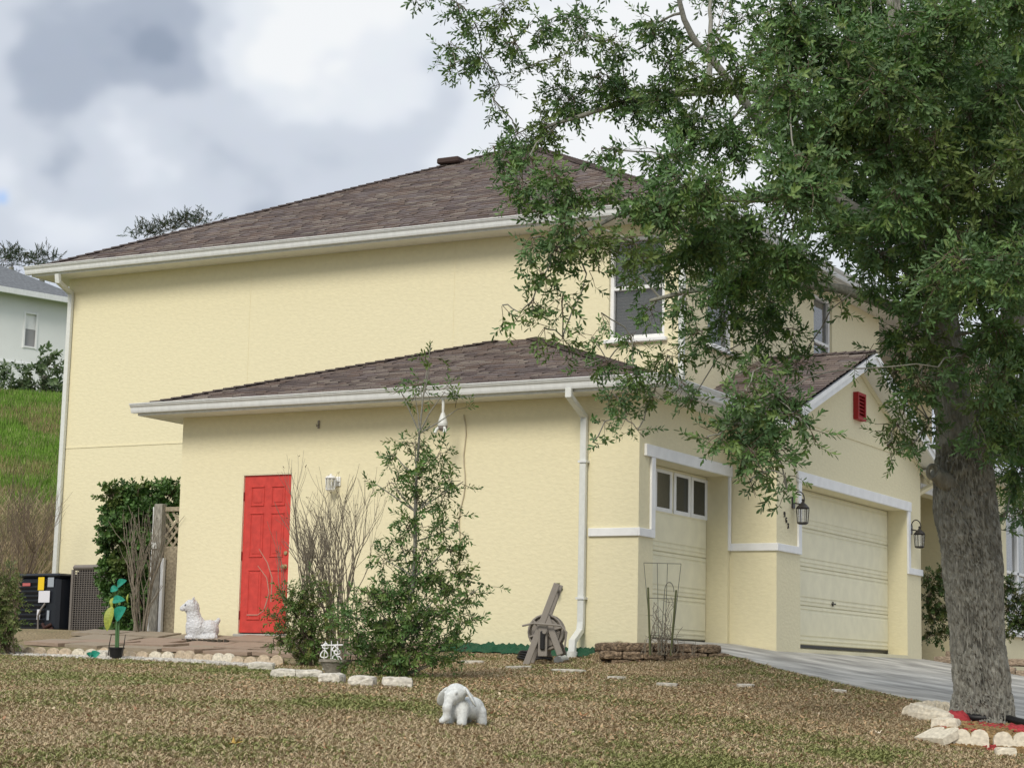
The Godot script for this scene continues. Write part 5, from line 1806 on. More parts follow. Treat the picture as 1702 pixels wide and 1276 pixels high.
func far_things() -> void:
	# the neighbour's pale house on the rise
	var a := at_depth(-60, 690, 71.0)
	var b := at_depth(112, 690, 74.0)
	var y0 := 5.5
	var ye := at_depth(104, 497, 74.0).y
	a.y = y0; b.y = y0
	var U := (b - a); U.y = 0
	var w := U.length() + 0.3
	U = U.normalized()
	var N := U.cross(UP)
	a -= U * 8.0
	w += 8.0
	var t := thing("neighbour_house", "pale grey neighbouring house with a blue-grey roof on the rise behind", "house", Vector3.ZERO)
	var rw := ray(42, 500)
	var wl := CAM + rw * ((a - CAM).dot(N) / rw.dot(N))
	var uu := (wl - a).dot(U)
	var g := Geo.new()
	var vh := ye - y0
	g.wall(a, U, UP, w, vh, [[uu, vh - 1.95, uu + 0.52, vh - 0.68], [uu - 0.4, 1.0, uu + 0.3, 2.2]], 0.12)
	g.wall(a + U * w, -N, UP, 12.0, vh, [], 0.1)
	part(g, "wall", M.neighbour, t)
	g = Geo.new(); g.obox(Transform3D(Basis(U, UP, N), a + U * (w * 0.5) + UP * (vh - 2.6) + N * 0.02), Vector3(w, 0.06, 0.05)); part(g, "belt_course", M.white, t)
	var B := Basis(U, UP, N)
	for q in [[uu, vh - 1.95, 0.52, 1.27], [uu - 0.4, 1.0, 0.7, 1.2]]:
		g = Geo.new()
		g.obox(Transform3D(B, a + U * (q[0] + q[2] * 0.5) + UP * (q[1] + q[3] * 0.27) - N * 0.09), Vector3(q[2], q[3] * 0.52, 0.03))
		var win := part(g, "window", M.pane_dark if q[1] < vh - 3.0 else M.blind_grey, t)
		g = Geo.new()
		g.obox(Transform3D(B, a + U * (q[0] + q[2] * 0.5) + UP * (q[1] + q[3] * 0.77) - N * 0.09), Vector3(q[2], q[3] * 0.46, 0.03))
		part(g, "upper_sash", M.white if q[1] > vh - 3.0 else M.pane_dark, win)
		g = Geo.new()
		for s in [0.0, 1.0]:
			g.obox(Transform3D(B, a + U * (q[0] + q[2] * s) + UP * (q[1] + q[3] * 0.5) + N * 0.01), Vector3(0.07, q[3] + 0.1, 0.05))
			g.obox(Transform3D(B, a + U * (q[0] + q[2] * 0.5) + UP * (q[1] + q[3] * s) + N * 0.01), Vector3(q[2], 0.06, 0.048))
		part(g, "frame", M.white, win)
	g = Geo.new()
	var e0 := a - U * 0.5 + N * 0.5 + UP * vh
	var e1 := a + U * (w + 0.5) + N * 0.5 + UP * vh
	var e2 := e1 - N * 13.0
	var e3 := e0 - N * 13.0
	var r0 := e0.lerp(e3, 0.5) + U * 6.5 + UP * 3.4
	var r1 := e1.lerp(e2, 0.5) - U * 6.5 + UP * 3.4
	g.quad(e0, e1, r1, r0); g.tri(e1, e2, r1); g.quad(e2, e3, r0, r1); g.tri(e3, e0, r0); g.quad(e3, e2, e1, e0)
	part(g, "roof", M.neighbour_roof, t)
	g = Geo.new(); g.beam(e0 + UP * -0.06, e1 + UP * -0.06, 0.2, 0.14, N); part(g, "gutter", M.gutter, t)
	# picket fence on the crest
	t = thing("picket_fence", "short stretch of pale picket fence on the crest of the hill", "fence", Vector3.ZERO)
	for k in 14:
		var p := at_depth(-14 + k * 3.6, 680, 60.0 + k * 0.35)
		var h := height(p.x, p.z)
		g = Geo.new(); g.obox(Transform3D(B, Vector3(p.x, h + 0.4, p.z)), Vector3(0.045, 1.3, 0.02)); part(g, "picket", M.white, t)
	var pa := at_depth(-18, 680, 60.0)
	var pb := at_depth(36, 680, 64.9)
	pa.y = height(pa.x, pa.z); pb.y = height(pb.x, pb.z)
	for y in [0.3, 0.85]:
		g = Geo.new(); g.beam(pa + UP * y - N * 0.02, pb + UP * y - N * 0.02, 0.05, 0.03, N); part(g, "rail", M.white, t)

# ------------------------------------------------------------------ plants
func leaf_into(g: Geo, base: Vector3, dir: Vector3, up: Vector3, len: float, wid: float, curl := 0.0) -> void:
	var d := dir.normalized()
	var s := d.cross(up)
	if s.length() < 0.01: s = d.cross(Vector3.RIGHT)
	s = s.normalized()
	var n := s.cross(d)
	var mid := base + d * len * 0.55 - n * wid * 0.25
	var tip := base + d * len - n * len * curl
	for k in [-1.0, 1.0]:
		var a: Vector3 = base + d * len * 0.38 + s * wid * 0.85 * k
		var b: Vector3 = base + d * len * 0.72 + s * wid * k * 0.9 - n * len * curl * 0.4
		if k > 0:
			g.tri(base, a, mid); g.tri(a, b, mid); g.tri(b, tip, mid)
		else:
			g.tri(base, mid, a); g.tri(a, mid, b); g.tri(b, mid, tip)

func sprig(sd: int, n: int, stem: float, len: float, wid: float, splay := 0.9, thick := 0.0018) -> ArrayMesh:
	var r := RandomNumberGenerator.new()
	r.seed = sd
	var g := Geo.new()
	g.col = Color(0.75, 0.6, 0.5)
	if thick > 0.0:
		g.tube([Vector3.ZERO, Vector3(0.004, stem * 0.5, 0.003), Vector3(0, stem, 0)], [thick, thick * 0.8, thick * 0.5], 3, false)
	for i in n:
		var t := (i + 0.6) / n
		var a := i * 2.4 + r.randf_range(-0.4, 0.4)
		var out := Vector3(cos(a), 0, sin(a))
		var sp := splay * (1.0 - 0.45 * t) + r.randf_range(-0.15, 0.15)
		var d := (Vector3.UP * cos(sp) + out * sin(sp)).normalized()
		var v := r.randf_range(0.8, 1.18)
		g.col = Color(v, v * r.randf_range(0.95, 1.05), v * 0.95)
		leaf_into(g, Vector3(0, stem * t, 0), d, Vector3.UP + out * 0.2, len * r.randf_range(0.75, 1.1), wid * r.randf_range(0.8, 1.1), r.randf_range(-0.05, 0.22))
	return g.mesh()

func along(dir: Vector3, spin: float) -> Basis:
	var y := dir.normalized()
	var x := y.cross(Vector3.UP if absf(y.y) < 0.95 else Vector3.RIGHT).normalized()
	return Basis(x, y, x.cross(y)) * Basis(Vector3.UP, spin)

func rnd_dir() -> Vector3:
	while true:
		var v := Vector3(rng.randf_range(-1, 1), rng.randf_range(-1, 1), rng.randf_range(-1, 1))
		if v.length_squared() < 1.0 and v.length_squared() > 0.01:
			return v.normalized()
	return Vector3.UP

# A clump: twigs that leave its middle, sprigs set along them.
func clump(c: Vector3, r: float, count: int, step: float, twigs: Geo, xf: Array, cols: Array, pal: Array, droop: float, flat := 1.0, fresh := 0.05, size := 1.0) -> void:
	var left := count
	var tint := rng.randf_range(0.85, 1.15)
	var young := rng.randf() < fresh * 1.5
	while left > 0:
		var d := (rnd_dir() * Vector3(1, flat, 1) + Vector3(0, -droop, 0)).normalized()
		var L := r * rng.randf_range(0.5, 1.05)
		var p := c + rnd_dir() * r * rng.randf_range(0.0, 0.38)
		var pts := [p]
		var rad := [0.0032]
		var n := maxi(2, int(L / step))
		for k in n:
			d = (d + rnd_dir() * 0.22 + Vector3(0, -0.05 * droop * 3.0, 0)).normalized()
			p += d * step
			pts.append(p); rad.append(lerpf(0.003, 0.0012, float(k) / n))
			if left > 0:
				var out := (d * 0.7 + rnd_dir() * 0.8 + Vector3(0, -0.1 * droop, 0)).normalized()
				var s := size * rng.randf_range(0.75, 1.2)
				xf.append(Transform3D(along(out, rng.randf() * TAU).scaled(Vector3(s, s, s)), p))
				var v := tint * rng.randf_range(0.8, 1.2)
				var base: Color = pal[rng.randi() % pal.size()]
				if young or rng.randf() < fresh * 0.5:
					base = base.lerp(Color(0.15, 0.19, 0.05), rng.randf_range(0.3, 0.8))
				cols.append(Color(base.r * v, base.g * v, base.b * v))
				left -= 1
		twigs.tube(pts, rad, 3, false)

func bark_column(g: Geo, path: Array, radii: Array, segs: int, dy: float, furrow: float, fn: FastNoiseLite) -> void:
	# path smoothed, surface displaced into vertical ridges and furrows
	var cv := Curve3D.new()
	for p in path: cv.add_point(p)
	for i in path.size():
		var a: Vector3 = path[maxi(i - 1, 0)]
		var b: Vector3 = path[mini(i + 1, path.size() - 1)]
		cv.set_point_in(i, (a - b) / 6.0); cv.set_point_out(i, (b - a) / 6.0)
	var L := cv.get_baked_length()
	var n := int(L / dy)
	var cum := [0.0]
	for i in range(1, path.size()):
		cum.append(cum[i - 1] + (path[i] as Vector3).distance_to(path[i - 1]))
	var rings := []
	for i in n + 1:
		var s := L * i / n
		var q: float = s / L * cum[cum.size() - 1]
		var k := 0
		while k < cum.size() - 2 and q > cum[k + 1]: k += 1
		var rr := lerpf(radii[k], radii[k + 1], smoothstep(0, 1, (q - cum[k]) / (cum[k + 1] - cum[k])))
		var c := cv.sample_baked(s, true)
		var ring := []
		for j in segs:
			var a := TAU * j / segs
			var u := Vector3(cos(a), 0, sin(a))
			var w := pow(minf(1.0, absf(fn.get_noise_3d(u.x * rr * 42.0 + 2.0 * sin(s * 2.0), s * 5.0, u.z * rr * 42.0)) * 2.4), 0.6)
			var lump := fn.get_noise_3d(u.x * 1.6 + 20.0, s * 1.7, u.z * 1.6)
			ring.append(c + u * (rr * (1.0 + 0.09 * lump) + furrow * (w - 0.5)))
		rings.append(ring)
	for i in n:
		for j in segs:
			var j2 := (j + 1) % segs
			g.quad(rings[i][j], rings[i + 1][j], rings[i + 1][j2], rings[i][j2])

var wanted := []      # clumps still to be joined to the skeleton

func build_plants() -> void:
	oak()
	print("oak ", Time.get_ticks_msec())
	shrubs()
	print("shrubs ", Time.get_ticks_msec())
	lawn()

func oak() -> void:
	var base := on_ground(1636, 1204)
	var D := to_px(base).z
	var k := D / FOC
	var t := thing("oak_tree", "large oak tree with furrowed trunk in the stone-edged bed", "tree", base)
	var fn := FastNoiseLite.new()
	fn.seed = 8; fn.frequency = 1.0; fn.fractal_octaves = 2
	var rel := func(px: float, py: float, dz := 0.0) -> Vector3: return at_depth(px, py, D + dz) - base
	var g := Geo.new()
	bark_column(g, [Vector3(0, -0.12, 0), rel.call(1635, 1185), rel.call(1632, 1140), rel.call(1625, 1060), rel.call(1618, 940), rel.call(1607, 860), rel.call(1602, 790), rel.call(1602, 740)],
		[0.30, 0.255, 0.224, 0.214, 0.232, 0.250, 0.240, 0.20], 170, 0.016, 0.036, fn)
	part(g, "trunk", M.bark, t)
	var nodes := []       # skeleton points: position, radius
	var limb_paths := [
		[[[1600, 790, 0.0], [1588, 700, 0.05], [1574, 600, 0.1], [1562, 500, 0.0], [1554, 420, -0.1], [1540, 320, -0.1], [1515, 190, 0.0], [1490, 40, 0.1], [1470, -140, 0.2], [1455, -320, 0.2]], [0.20, 0.165, 0.15, 0.135, 0.12, 0.095, 0.075, 0.055, 0.04, 0.02]],
		[[[1612, 790, 0.05], [1640, 700, 0.15], [1668, 610, 0.3], [1688, 500, 0.4], [1705, 370, 0.4], [1730, 180, 0.4], [1770, -40, 0.3], [1800, -240, 0.2]], [0.17, 0.13, 0.115, 0.10, 0.085, 0.06, 0.04, 0.02]],
		[[[1556, 440, -0.1], [1480, 380, 0.3], [1390, 330, 0.5], [1300, 250, 0.5], [1200, 120, 0.3], [1148, 55, 0.2], [1120, -30, 0.2]], [0.085, 0.07, 0.058, 0.045, 0.034, 0.028, 0.015]],
		[[[1570, 570, 0.1], [1500, 520, 0.6], [1400, 480, 1.1], [1280, 470, 1.4], [1170, 480, 1.5], [1080, 500, 1.5]], [0.07, 0.055, 0.045, 0.035, 0.028, 0.015]],
		[[[1545, 350, -0.1], [1450, 230, 0.5], [1330, 160, 1.0], [1180, 150, 1.3], [1040, 170, 1.4], [900, 215, 1.4]], [0.075, 0.06, 0.05, 0.04, 0.028, 0.012]],
		[[[1390, 330, 0.5], [1200, 330, -0.6], [1100, 340, -0.9], [1000, 370, -1.2], [930, 420, -1.4]], [0.04, 0.03, 0.022, 0.015, 0.008]],
		[[[1690, 500, 0.4], [1780, 420, 0.0], [1900, 330, -0.5], [2050, 260, -0.8]], [0.08, 0.06, 0.045, 0.02]],
		[[[1540, 330, -0.1], [1580, 230, 0.9], [1610, 120, 1.9], [1640, 20, 2.6]], [0.05, 0.038, 0.028, 0.012]],
		[[[1700, 420, 0.4], [1690, 320, 1.6], [1680, 200, 2.6], [1680, 80, 3.2]], [0.07, 0.055, 0.04, 0.02]]]
	for q in limb_paths:
		var pts := []
		for p in q[0]: pts.append(rel.call(p[0], p[1], p[2]))
		g = Geo.new()
		if q[1][0] > 0.1:
			bark_column(g, pts, q[1], 48, 0.035, 0.016, fn)
			part(g, "limb", M.bark, t)
		else:
			var fine := []
			var fr := []
			for i in pts.size() - 1:
				for s in 4:
					fine.append((pts[i] as Vector3).cubic_interpolate(pts[i + 1], pts[maxi(i - 1, 0)], pts[mini(i + 2, pts.size() - 1)], s / 4.0) + rnd_dir() * 0.01); fr.append(lerpf(q[1][i], q[1][i + 1], s / 4.0))
			fine.append(pts[-1]); fr.append(q[1][-1])
			g.tube(fine, fr, 9)
			part(g, "limb", M.limb, t)
		for i in pts.size() - 1:
			for s in 5:
				if i == 0 and s < 2: continue
				nodes.append([(pts[i] as Vector3).lerp(pts[i + 1], s / 5.0), lerpf(q[1][i], q[1][i + 1], s / 5.0)])
	# pruned stub with a callus ring on the side of the trunk
	g = Geo.new()
	g.tube([rel.call(1590, 806, -0.10), rel.call(1566, 796, -0.16), rel.call(1553, 786, -0.19)], [0.10, 0.075, 0.055], 12)
	var cc: Vector3 = rel.call(1550, 784, -0.20)
	var ring := []
	var rr := []
	for i in 17:
		var a := TAU * i / 16.0
		ring.append(cc + CB.x * cos(a) * 0.035 + CB.y * sin(a) * 0.055); rr.append(0.018)
	g.tube(ring, rr, 7, false)
	part(g, "pruned_stub", M.bark, t)
	# clumps in view: pixel x, y, radius in pixels, coverage, depth offset
	var C := [
		[745, 70, 34, 1.0, 0.9], [755, 105, 30, 0.8, 1.0], [790, 40, 40, 1.2, 1.1], [800, 95, 42, 1.3, 1.1], [830, 140, 30, 1.0, 1.2], [855, 70, 42, 1.3, 1.2], [835, 15, 45, 1.3, 1.0], [900, 40, 48, 1.4, 1.3], [880, 110, 32, 0.9, 1.4], [960, 25, 50, 1.1, 1.4], [940, 90, 34, 0.9, 1.4], [1020, 70, 50, 1.3, 1.2], [1090, 40, 60, 1.5, 0.6], [760, 5, 40, 0.9, 1.0], [700, -10, 30, 0.6, 1.0], [1120, 95, 50, 1.2, 0.2], [975, 60, 36, 0.9, 1.3], [820, 165, 20, 0.9, 1.2],
		[820, 245, 36, 1.3, 1.4], [860, 222, 45, 1.5, 1.4], [905, 205, 50, 1.8, 1.4], [950, 165, 55, 1.9, 1.4], [1000, 130, 60, 1.9, 1.4], [1050, 165, 62, 2.0, 1.2], [1110, 150, 66, 2.1, 0.8], [930, 145, 40, 1.2, 1.5], [880, 260, 40, 1.4, 1.3], [850, 270, 36, 1.2, 1.3],
		[870, 300, 45, 1.4, -1.2], [920, 285, 48, 1.3, -1.2], [900, 335, 40, 1.2, -1.3], [960, 320, 46, 1.3, -1.3], [945, 365, 48, 1.5, -1.4], [1010, 310, 40, 1.1, -1.3], [1000, 246, 34, 0.9, -1.0], [1030, 250, 22, 0.6, -1.0], [1050, 330, 52, 1.3, -1.3],
		[885, 395, 28, 0.9, -1.6], [925, 410, 44, 1.5, -1.6], [985, 395, 50, 1.3, -1.6], [1050, 400, 56, 1.3, -1.5], [905, 455, 40, 1.2, -1.6], [885, 500, 30, 1.0, -1.6], [935, 495, 32, 1.0, -1.6], [905, 545, 26, 0.9, -1.6], [935, 560, 22, 0.8, -1.6], [975, 455, 24, 0.5, -1.6], [865, 520, 22, 0.7, -1.6], [835, 507, 15, 0.5, -1.6],
		[1000, 520, 24, 0.6, 1.5], [985, 560, 34, 0.9, 1.5], [1010, 600, 36, 1.1, 1.5], [970, 610, 24, 0.8, 1.5], [1050, 560, 38, 0.8, 1.4], [1055, 620, 42, 1.3, 1.5], [1020, 655, 36, 1.1, 1.5], [1040, 695, 28, 1.0, 1.5], [1005, 700, 20, 0.8, 1.5], [1085, 655, 36, 1.2, 1.4], [1130, 640, 34, 1.1, 1.3], [1110, 590, 44, 1.3, 1.4], [1060, 450, 44, 0.8, 1.4], [1080, 510, 40, 0.8, 1.4], [1150, 665, 20, 0.9, 1.3], [1060, 715, 18, 0.7, 1.4], [985, 735, 12, 0.5, 1.5],
		[1110, 260, 60, 1.9, -0.8], [1105, 340, 66, 1.8, -1.2], [1160, 300, 75, 2.4, -1.0], [1120, 420, 60, 1.3, -0.5], [1165, 390, 75, 2.3, -0.8], [1140, 490, 50, 1.0, 1.3], [1190, 465, 60, 1.4, 1.2], [1165, 550, 46, 1.1, 1.2], [1215, 525, 54, 1.6, 1.0], [1240, 450, 75, 2.2, 0.8], [1225, 370, 80, 2.4, 0.0], [1280, 500, 60, 1.7, 1.2], [1270, 555, 46, 1.4, 1.2], [1310, 545, 42, 1.2, 1.1], [1325, 600, 34, 1.1, 1.2], [1340, 450, 60, 1.3, 0.8], [1300, 420, 80, 2.3, 0.2], [1400, 500, 34, 0.6, 1.0], [1345, 575, 20, 0.6, 1.0], [1215, 580, 28, 0.9, 1.1],
		[1265, 610, 34, 1.2, -2.0], [1240, 650, 44, 1.5, -2.0], [1290, 655, 46, 1.5, -2.0], [1265, 700, 56, 1.9, -2.0], [1220, 705, 40, 1.4, -2.0], [1195, 722, 26, 1.1, -2.0], [1320, 690, 36, 1.2, -2.0], [1245, 745, 42, 1.5, -2.0], [1290, 750, 36, 1.3, -2.0], [1270, 785, 26, 1.0, -2.0], [1305, 790, 22, 0.9, -2.0], [1345, 712, 22, 0.8, -2.0], [1175, 728, 16, 0.7, -2.0], [1248, 800, 14, 0.6, -2.0], [1310, 815, 16, 0.6, -2.0],
		[1490, 705, 36, 1.3, -0.6], [1510, 665, 38, 1.3, -0.6], [1475, 740, 26, 1.0, -0.6], [1520, 735, 24, 0.9, -0.6], [1500, 610, 40, 1.2, -0.6], [1490, 590, 28, 0.9, -0.4], [1440, 590, 26, 0.6, 0.2], [1530, 630, 40, 1.4, -0.8], [1545, 700, 30, 1.1, -0.8], [1450, 470, 46, 1.2, 0.6], [1505, 550, 50, 1.6, -0.4], [1540, 560, 44, 1.3, -1.0],
		[1690, 640, 60, 2.0, -0.5], [1680, 720, 56, 1.9, 0.6], [1690, 800, 40, 1.3, 0.8], [1675, 850, 24, 0.7, 0.8], [1700, 560, 70, 2.2, -0.8], [1650, 480, 60, 1.6, -1.2], [1690, 420, 80, 2.3, -1.0], [1640, 560, 40, 1.0, -0.9], [1660, 770, 34, 1.0, 0.9], [1655, 880, 16, 0.5, 0.8],
		[1610, 470, 50, 1.4, -1.0], [1660, 540, 55, 1.6, -1.3], [1625, 620, 40, 1.2, -1.0], [1665, 690, 48, 1.6, -0.9], [1640, 740, 30, 1.0, -0.8], [1700, 700, 60, 2.2, -0.6], [1700, 770, 50, 2.0, 0.2], [1520, 470, 60, 1.8, -0.8], [1545, 500, 44, 1.1, -1.2], [1590, 520, 34, 0.8, -1.2], [1600, 420, 60, 1.8, -1.4], [1540, 640, 30, 1.0, -0.9],
		[1500, 160, 62, 1.7, -1.6], [1560, 110, 62, 1.7, -1.7], [1480, 240, 62, 1.7, -1.7], [1545, 230, 62, 1.8, -1.8], [1610, 190, 62, 1.7, -1.6], [1500, 320, 62, 1.7, -1.8], [1560, 320, 58, 1.6, -2.0], [1620, 290, 62, 1.7, -1.7], [1535, 400, 56, 1.5, -1.7], [1590, 390, 56, 1.4, -1.9], [1640, 360, 60, 1.7, -1.6], [1500, 60, 62, 1.7, -1.6], [1640, 100, 62, 1.7, -1.5], [1680, 220, 66, 1.8, -1.4], [1470, 420, 56, 1.5, -1.2],
		[1560, 470, 40, 0.9, -1.6], [1600, 590, 34, 0.8, -1.4], [1640, 660, 44, 1.3, -1.3], [1660, 620, 46, 1.6, -1.4], [1625, 700, 30, 0.8, -1.2], [1560, 610, 28, 0.6, -1.3],
		[1680, 640, 60, 2.2, 1.6], [1660, 720, 50, 2.0, 1.8], [1700, 840, 40, 1.6, 1.8], [1640, 560, 60, 2.0, 1.4],
		[1190, 60, 55, 1.0, -1.0], [1230, 110, 55, 1.0, -1.0], [1170, 130, 55, 1.3, -0.8], [1150, 200, 70, 2.0, 0.6], [1210, 220, 75, 2.2, 0.2], [1280, 80, 55, 0.9, 0.4], [1320, 40, 60, 1.0, 0.4], [1290, 150, 70, 1.6, 0.5], [1240, 20, 50, 0.8, 0.2]]
	for q in C:
		wanted.append([rel.call(q[0], q[1], q[4] + rng.randf_range(-0.25, 0.25)), q[2] * k, int(q[3] * PI * pow(q[2] * k, 2.0) / 0.0044 * 0.78) + 2, 0.55])
	var py := 10
	while py < 480:                             # the dense right half of the crown
		var px := 1330 if py < 330 else 1400
		while px < 1790:
			if py > 390 and px < 1470:
				px += 66
				continue
			var s := 2.2 if py < 430 else 1.5
			wanted.append([rel.call(px + rng.randf_range(-22, 22), py + rng.randf_range(-22, 22), rng.randf_range(-3.2, 1.8)), 82 * k, int(s * 90), 0.4])
			px += 66
		py += 62
	# the rest of the crown, outside the picture
	var cen := Vector3(0.0, 5.2, 0.0)
	var tries := 0
	var added := 0
	while added < 130 and tries < 4000:
		tries += 1
		var v := rnd_dir() * pow(rng.randf(), 0.4)
		var p := cen + v * Vector3(5.0, 3.9, 5.0)
		if p.y < 2.6: continue
		var s := to_px(p + base)
		if s.y > -30.0 and s.x < 1745.0: continue
		wanted.append([p, 0.5, 85, 0.4]); added += 1
	# join every clump to the nearest part of the skeleton, inner ones first
	var origin: Vector3 = rel.call(1570, 520)
	wanted.sort_custom(func(a, b): return a[0].distance_squared_to(origin) < b[0].distance_squared_to(origin))
	var limbs := Geo.new()
	var twigs := Geo.new()
	var xf := []
	var cols := []
	var pal := [Color(0.118, 0.212, 0.080), Color(0.150, 0.258, 0.092), Color(0.098, 0.180, 0.076), Color(0.185, 0.270, 0.092), Color(0.13, 0.212, 0.10)]
	for w in wanted:
		var c: Vector3 = w[0]
		var best := -1
		var bd := 1e9
		for i in nodes.size():
			var np: Vector3 = nodes[i][0]
			var dd := np.distance_to(c) * (1.0 + 0.25 * clampf(np.distance_to(origin) / maxf(c.distance_to(origin), 0.2) - 0.9, 0.0, 3.0))
			if dd < bd and float(nodes[i][1]) > 0.006:
				bd = dd; best = i
		var a: Vector3 = nodes[best][0]
		var r0 := minf(float(nodes[best][1]) * 0.75, 0.010 + 0.013 * a.distance_to(c))
		var n := maxi(3, int(a.distance_to(c) / 0.16))
		var mid := a.lerp(c, 0.5) + Vector3(0, 0.12 * a.distance_to(c), 0) + rnd_dir() * 0.1 * a.distance_to(c)
		var pts := []
		var rad := []
		for i in n + 1:
			var u := float(i) / n
			var p := a.lerp(mid, u).lerp(mid.lerp(c, u), u)
			if i > 0 and i < n: p += rnd_dir() * 0.018
			pts.append(p); rad.append(lerpf(r0, 0.0065, u))
			if i > 1: nodes.append([p, lerpf(r0, 0.0065, u)])
		limbs.tube(pts, rad, 6, false)
		clump(c, w[1], w[2], 0.07, twigs, xf, cols, pal, w[3], 0.85, 0.09)
	part(limbs, "branches", M.limb, t, "", "stuff")
	part(twigs, "twigs", M.twig, t, "", "stuff")
	var half := xf.size() / 2
	print("oak sprigs ", xf.size(), " tris limbs ", limbs.v.size() / 3, " twigs ", twigs.v.size() / 3)
	many(sprig(1, 10, 0.12, 0.060, 0.0108, 0.95), xf.slice(0, half), cols.slice(0, half), "crown", M.leaf, t)
	many(sprig(2, 9, 0.10, 0.057, 0.0102, 1.05), xf.slice(half), cols.slice(half), "crown", M.leaf, t)

# stems that fork as they rise
func fork(g: Geo, p: Vector3, d: Vector3, r: float, L: float, depth: int, spread: float, tips: Array, rise := 0.12) -> void:
	var pts := [p]
	var rad := [r]
	var n := 4
	for i in n:
		d = (d + rnd_dir() * 0.16 + Vector3(0, rise, 0)).normalized()
		p += d * L / n
		pts.append(p); rad.append(lerpf(r, r * 0.62, (i + 1.0) / n))
	g.tube(pts, rad, 5 if r > 0.004 else 3, false)
	if depth == 0:
		tips.append([p, d])
		return
	for i in 2 + (1 if rng.randf() < 0.35 else 0):
		fork(g, p, (d + rnd_dir() * spread).normalized(), r * 0.6, L * rng.randf_range(0.6, 0.9), depth - 1, spread, tips, rise)
	if rng.randf() < 0.6:
		fork(g, pts[2], (d + rnd_dir() * spread * 1.2).normalized(), r * 0.45, L * 0.5, maxi(depth - 2, 0), spread, tips, rise)

func bare_shrub(at: Vector3, label: String, stems: int, h: float, spread: float, lean: float, m: Material, depth := 3) -> Node3D:
	var t := thing("bare_shrub", label, "shrub", at)
	var tips := []
	for i in stems:
		var g := Geo.new()
		var a := rng.randf() * TAU
		var o := Vector3(cos(a), 0, sin(a))
		fork(g, o * rng.randf_range(0.01, 0.10), (Vector3.UP + o * lean * rng.randf_range(0.2, 1.0)).normalized(), rng.randf_range(0.009, 0.014), h * rng.randf_range(0.34, 0.46), depth, spread, tips)
		part(g, "stem", m, t)
	var xf := []
	var cols := []
	for q in tips:
		if rng.randf() < 0.10:
			xf.append(Transform3D(along(q[1] + rnd_dir() * 0.5, rng.randf() * TAU).scaled(Vector3.ONE * 0.6), q[0])); cols.append(Color(0.10, 0.075, 0.045))
	if xf.size():
		many(sprig(31, 3, 0.03, 0.045, 0.01), xf, cols, "withered_leaves", M.leaf, t)
	return t

# foliage for a shrub given as clumps: pixel, pixel, radius px, coverage, depth offset
func leafy(called: String, label: String, cat: String, at: Vector3, C: Array, mesh: ArrayMesh, pal: Array, step: float, cover: float, droop: float, stems: int, stem_mat: Material, fresh := 0.08, size := 1.0) -> Node3D:
	var D := to_px(at).z
	var t := thing(called, label, cat, at)
	var xf := []
	var cols := []
	var tw := Geo.new()
	var roots := []
	for i in stems:
		roots.append(Vector3(rng.randf_range(-0.1, 0.1), 0, rng.randf_range(-0.1, 0.1)) if stems > 1 else Vector3.ZERO)
	for q in C:
		var p := at_depth(q[0], q[1], D + q[4]) - at
		var r: float = q[2] * D / FOC
		clump(p, r, int(q[3] * PI * r * r * cover) + 2, step, tw, xf, cols, pal, droop, 0.9, fresh, size)
		if stems > 0:
			var o: Vector3 = roots[rng.randi() % roots.size()]
			var mid := o.lerp(p, 0.5) + Vector3(0, 0.08, 0) + rnd_dir() * 0.04
			tw.tube([o, o.lerp(mid, 0.6) + rnd_dir() * 0.02, mid, mid.lerp(p, 0.6), p], [0.011, 0.009, 0.007, 0.005, 0.003], 4, false)
	part(tw, "twigs", stem_mat, t, "", "stuff")
	many(mesh, xf, cols, "foliage", M.leaf, t)
	return t

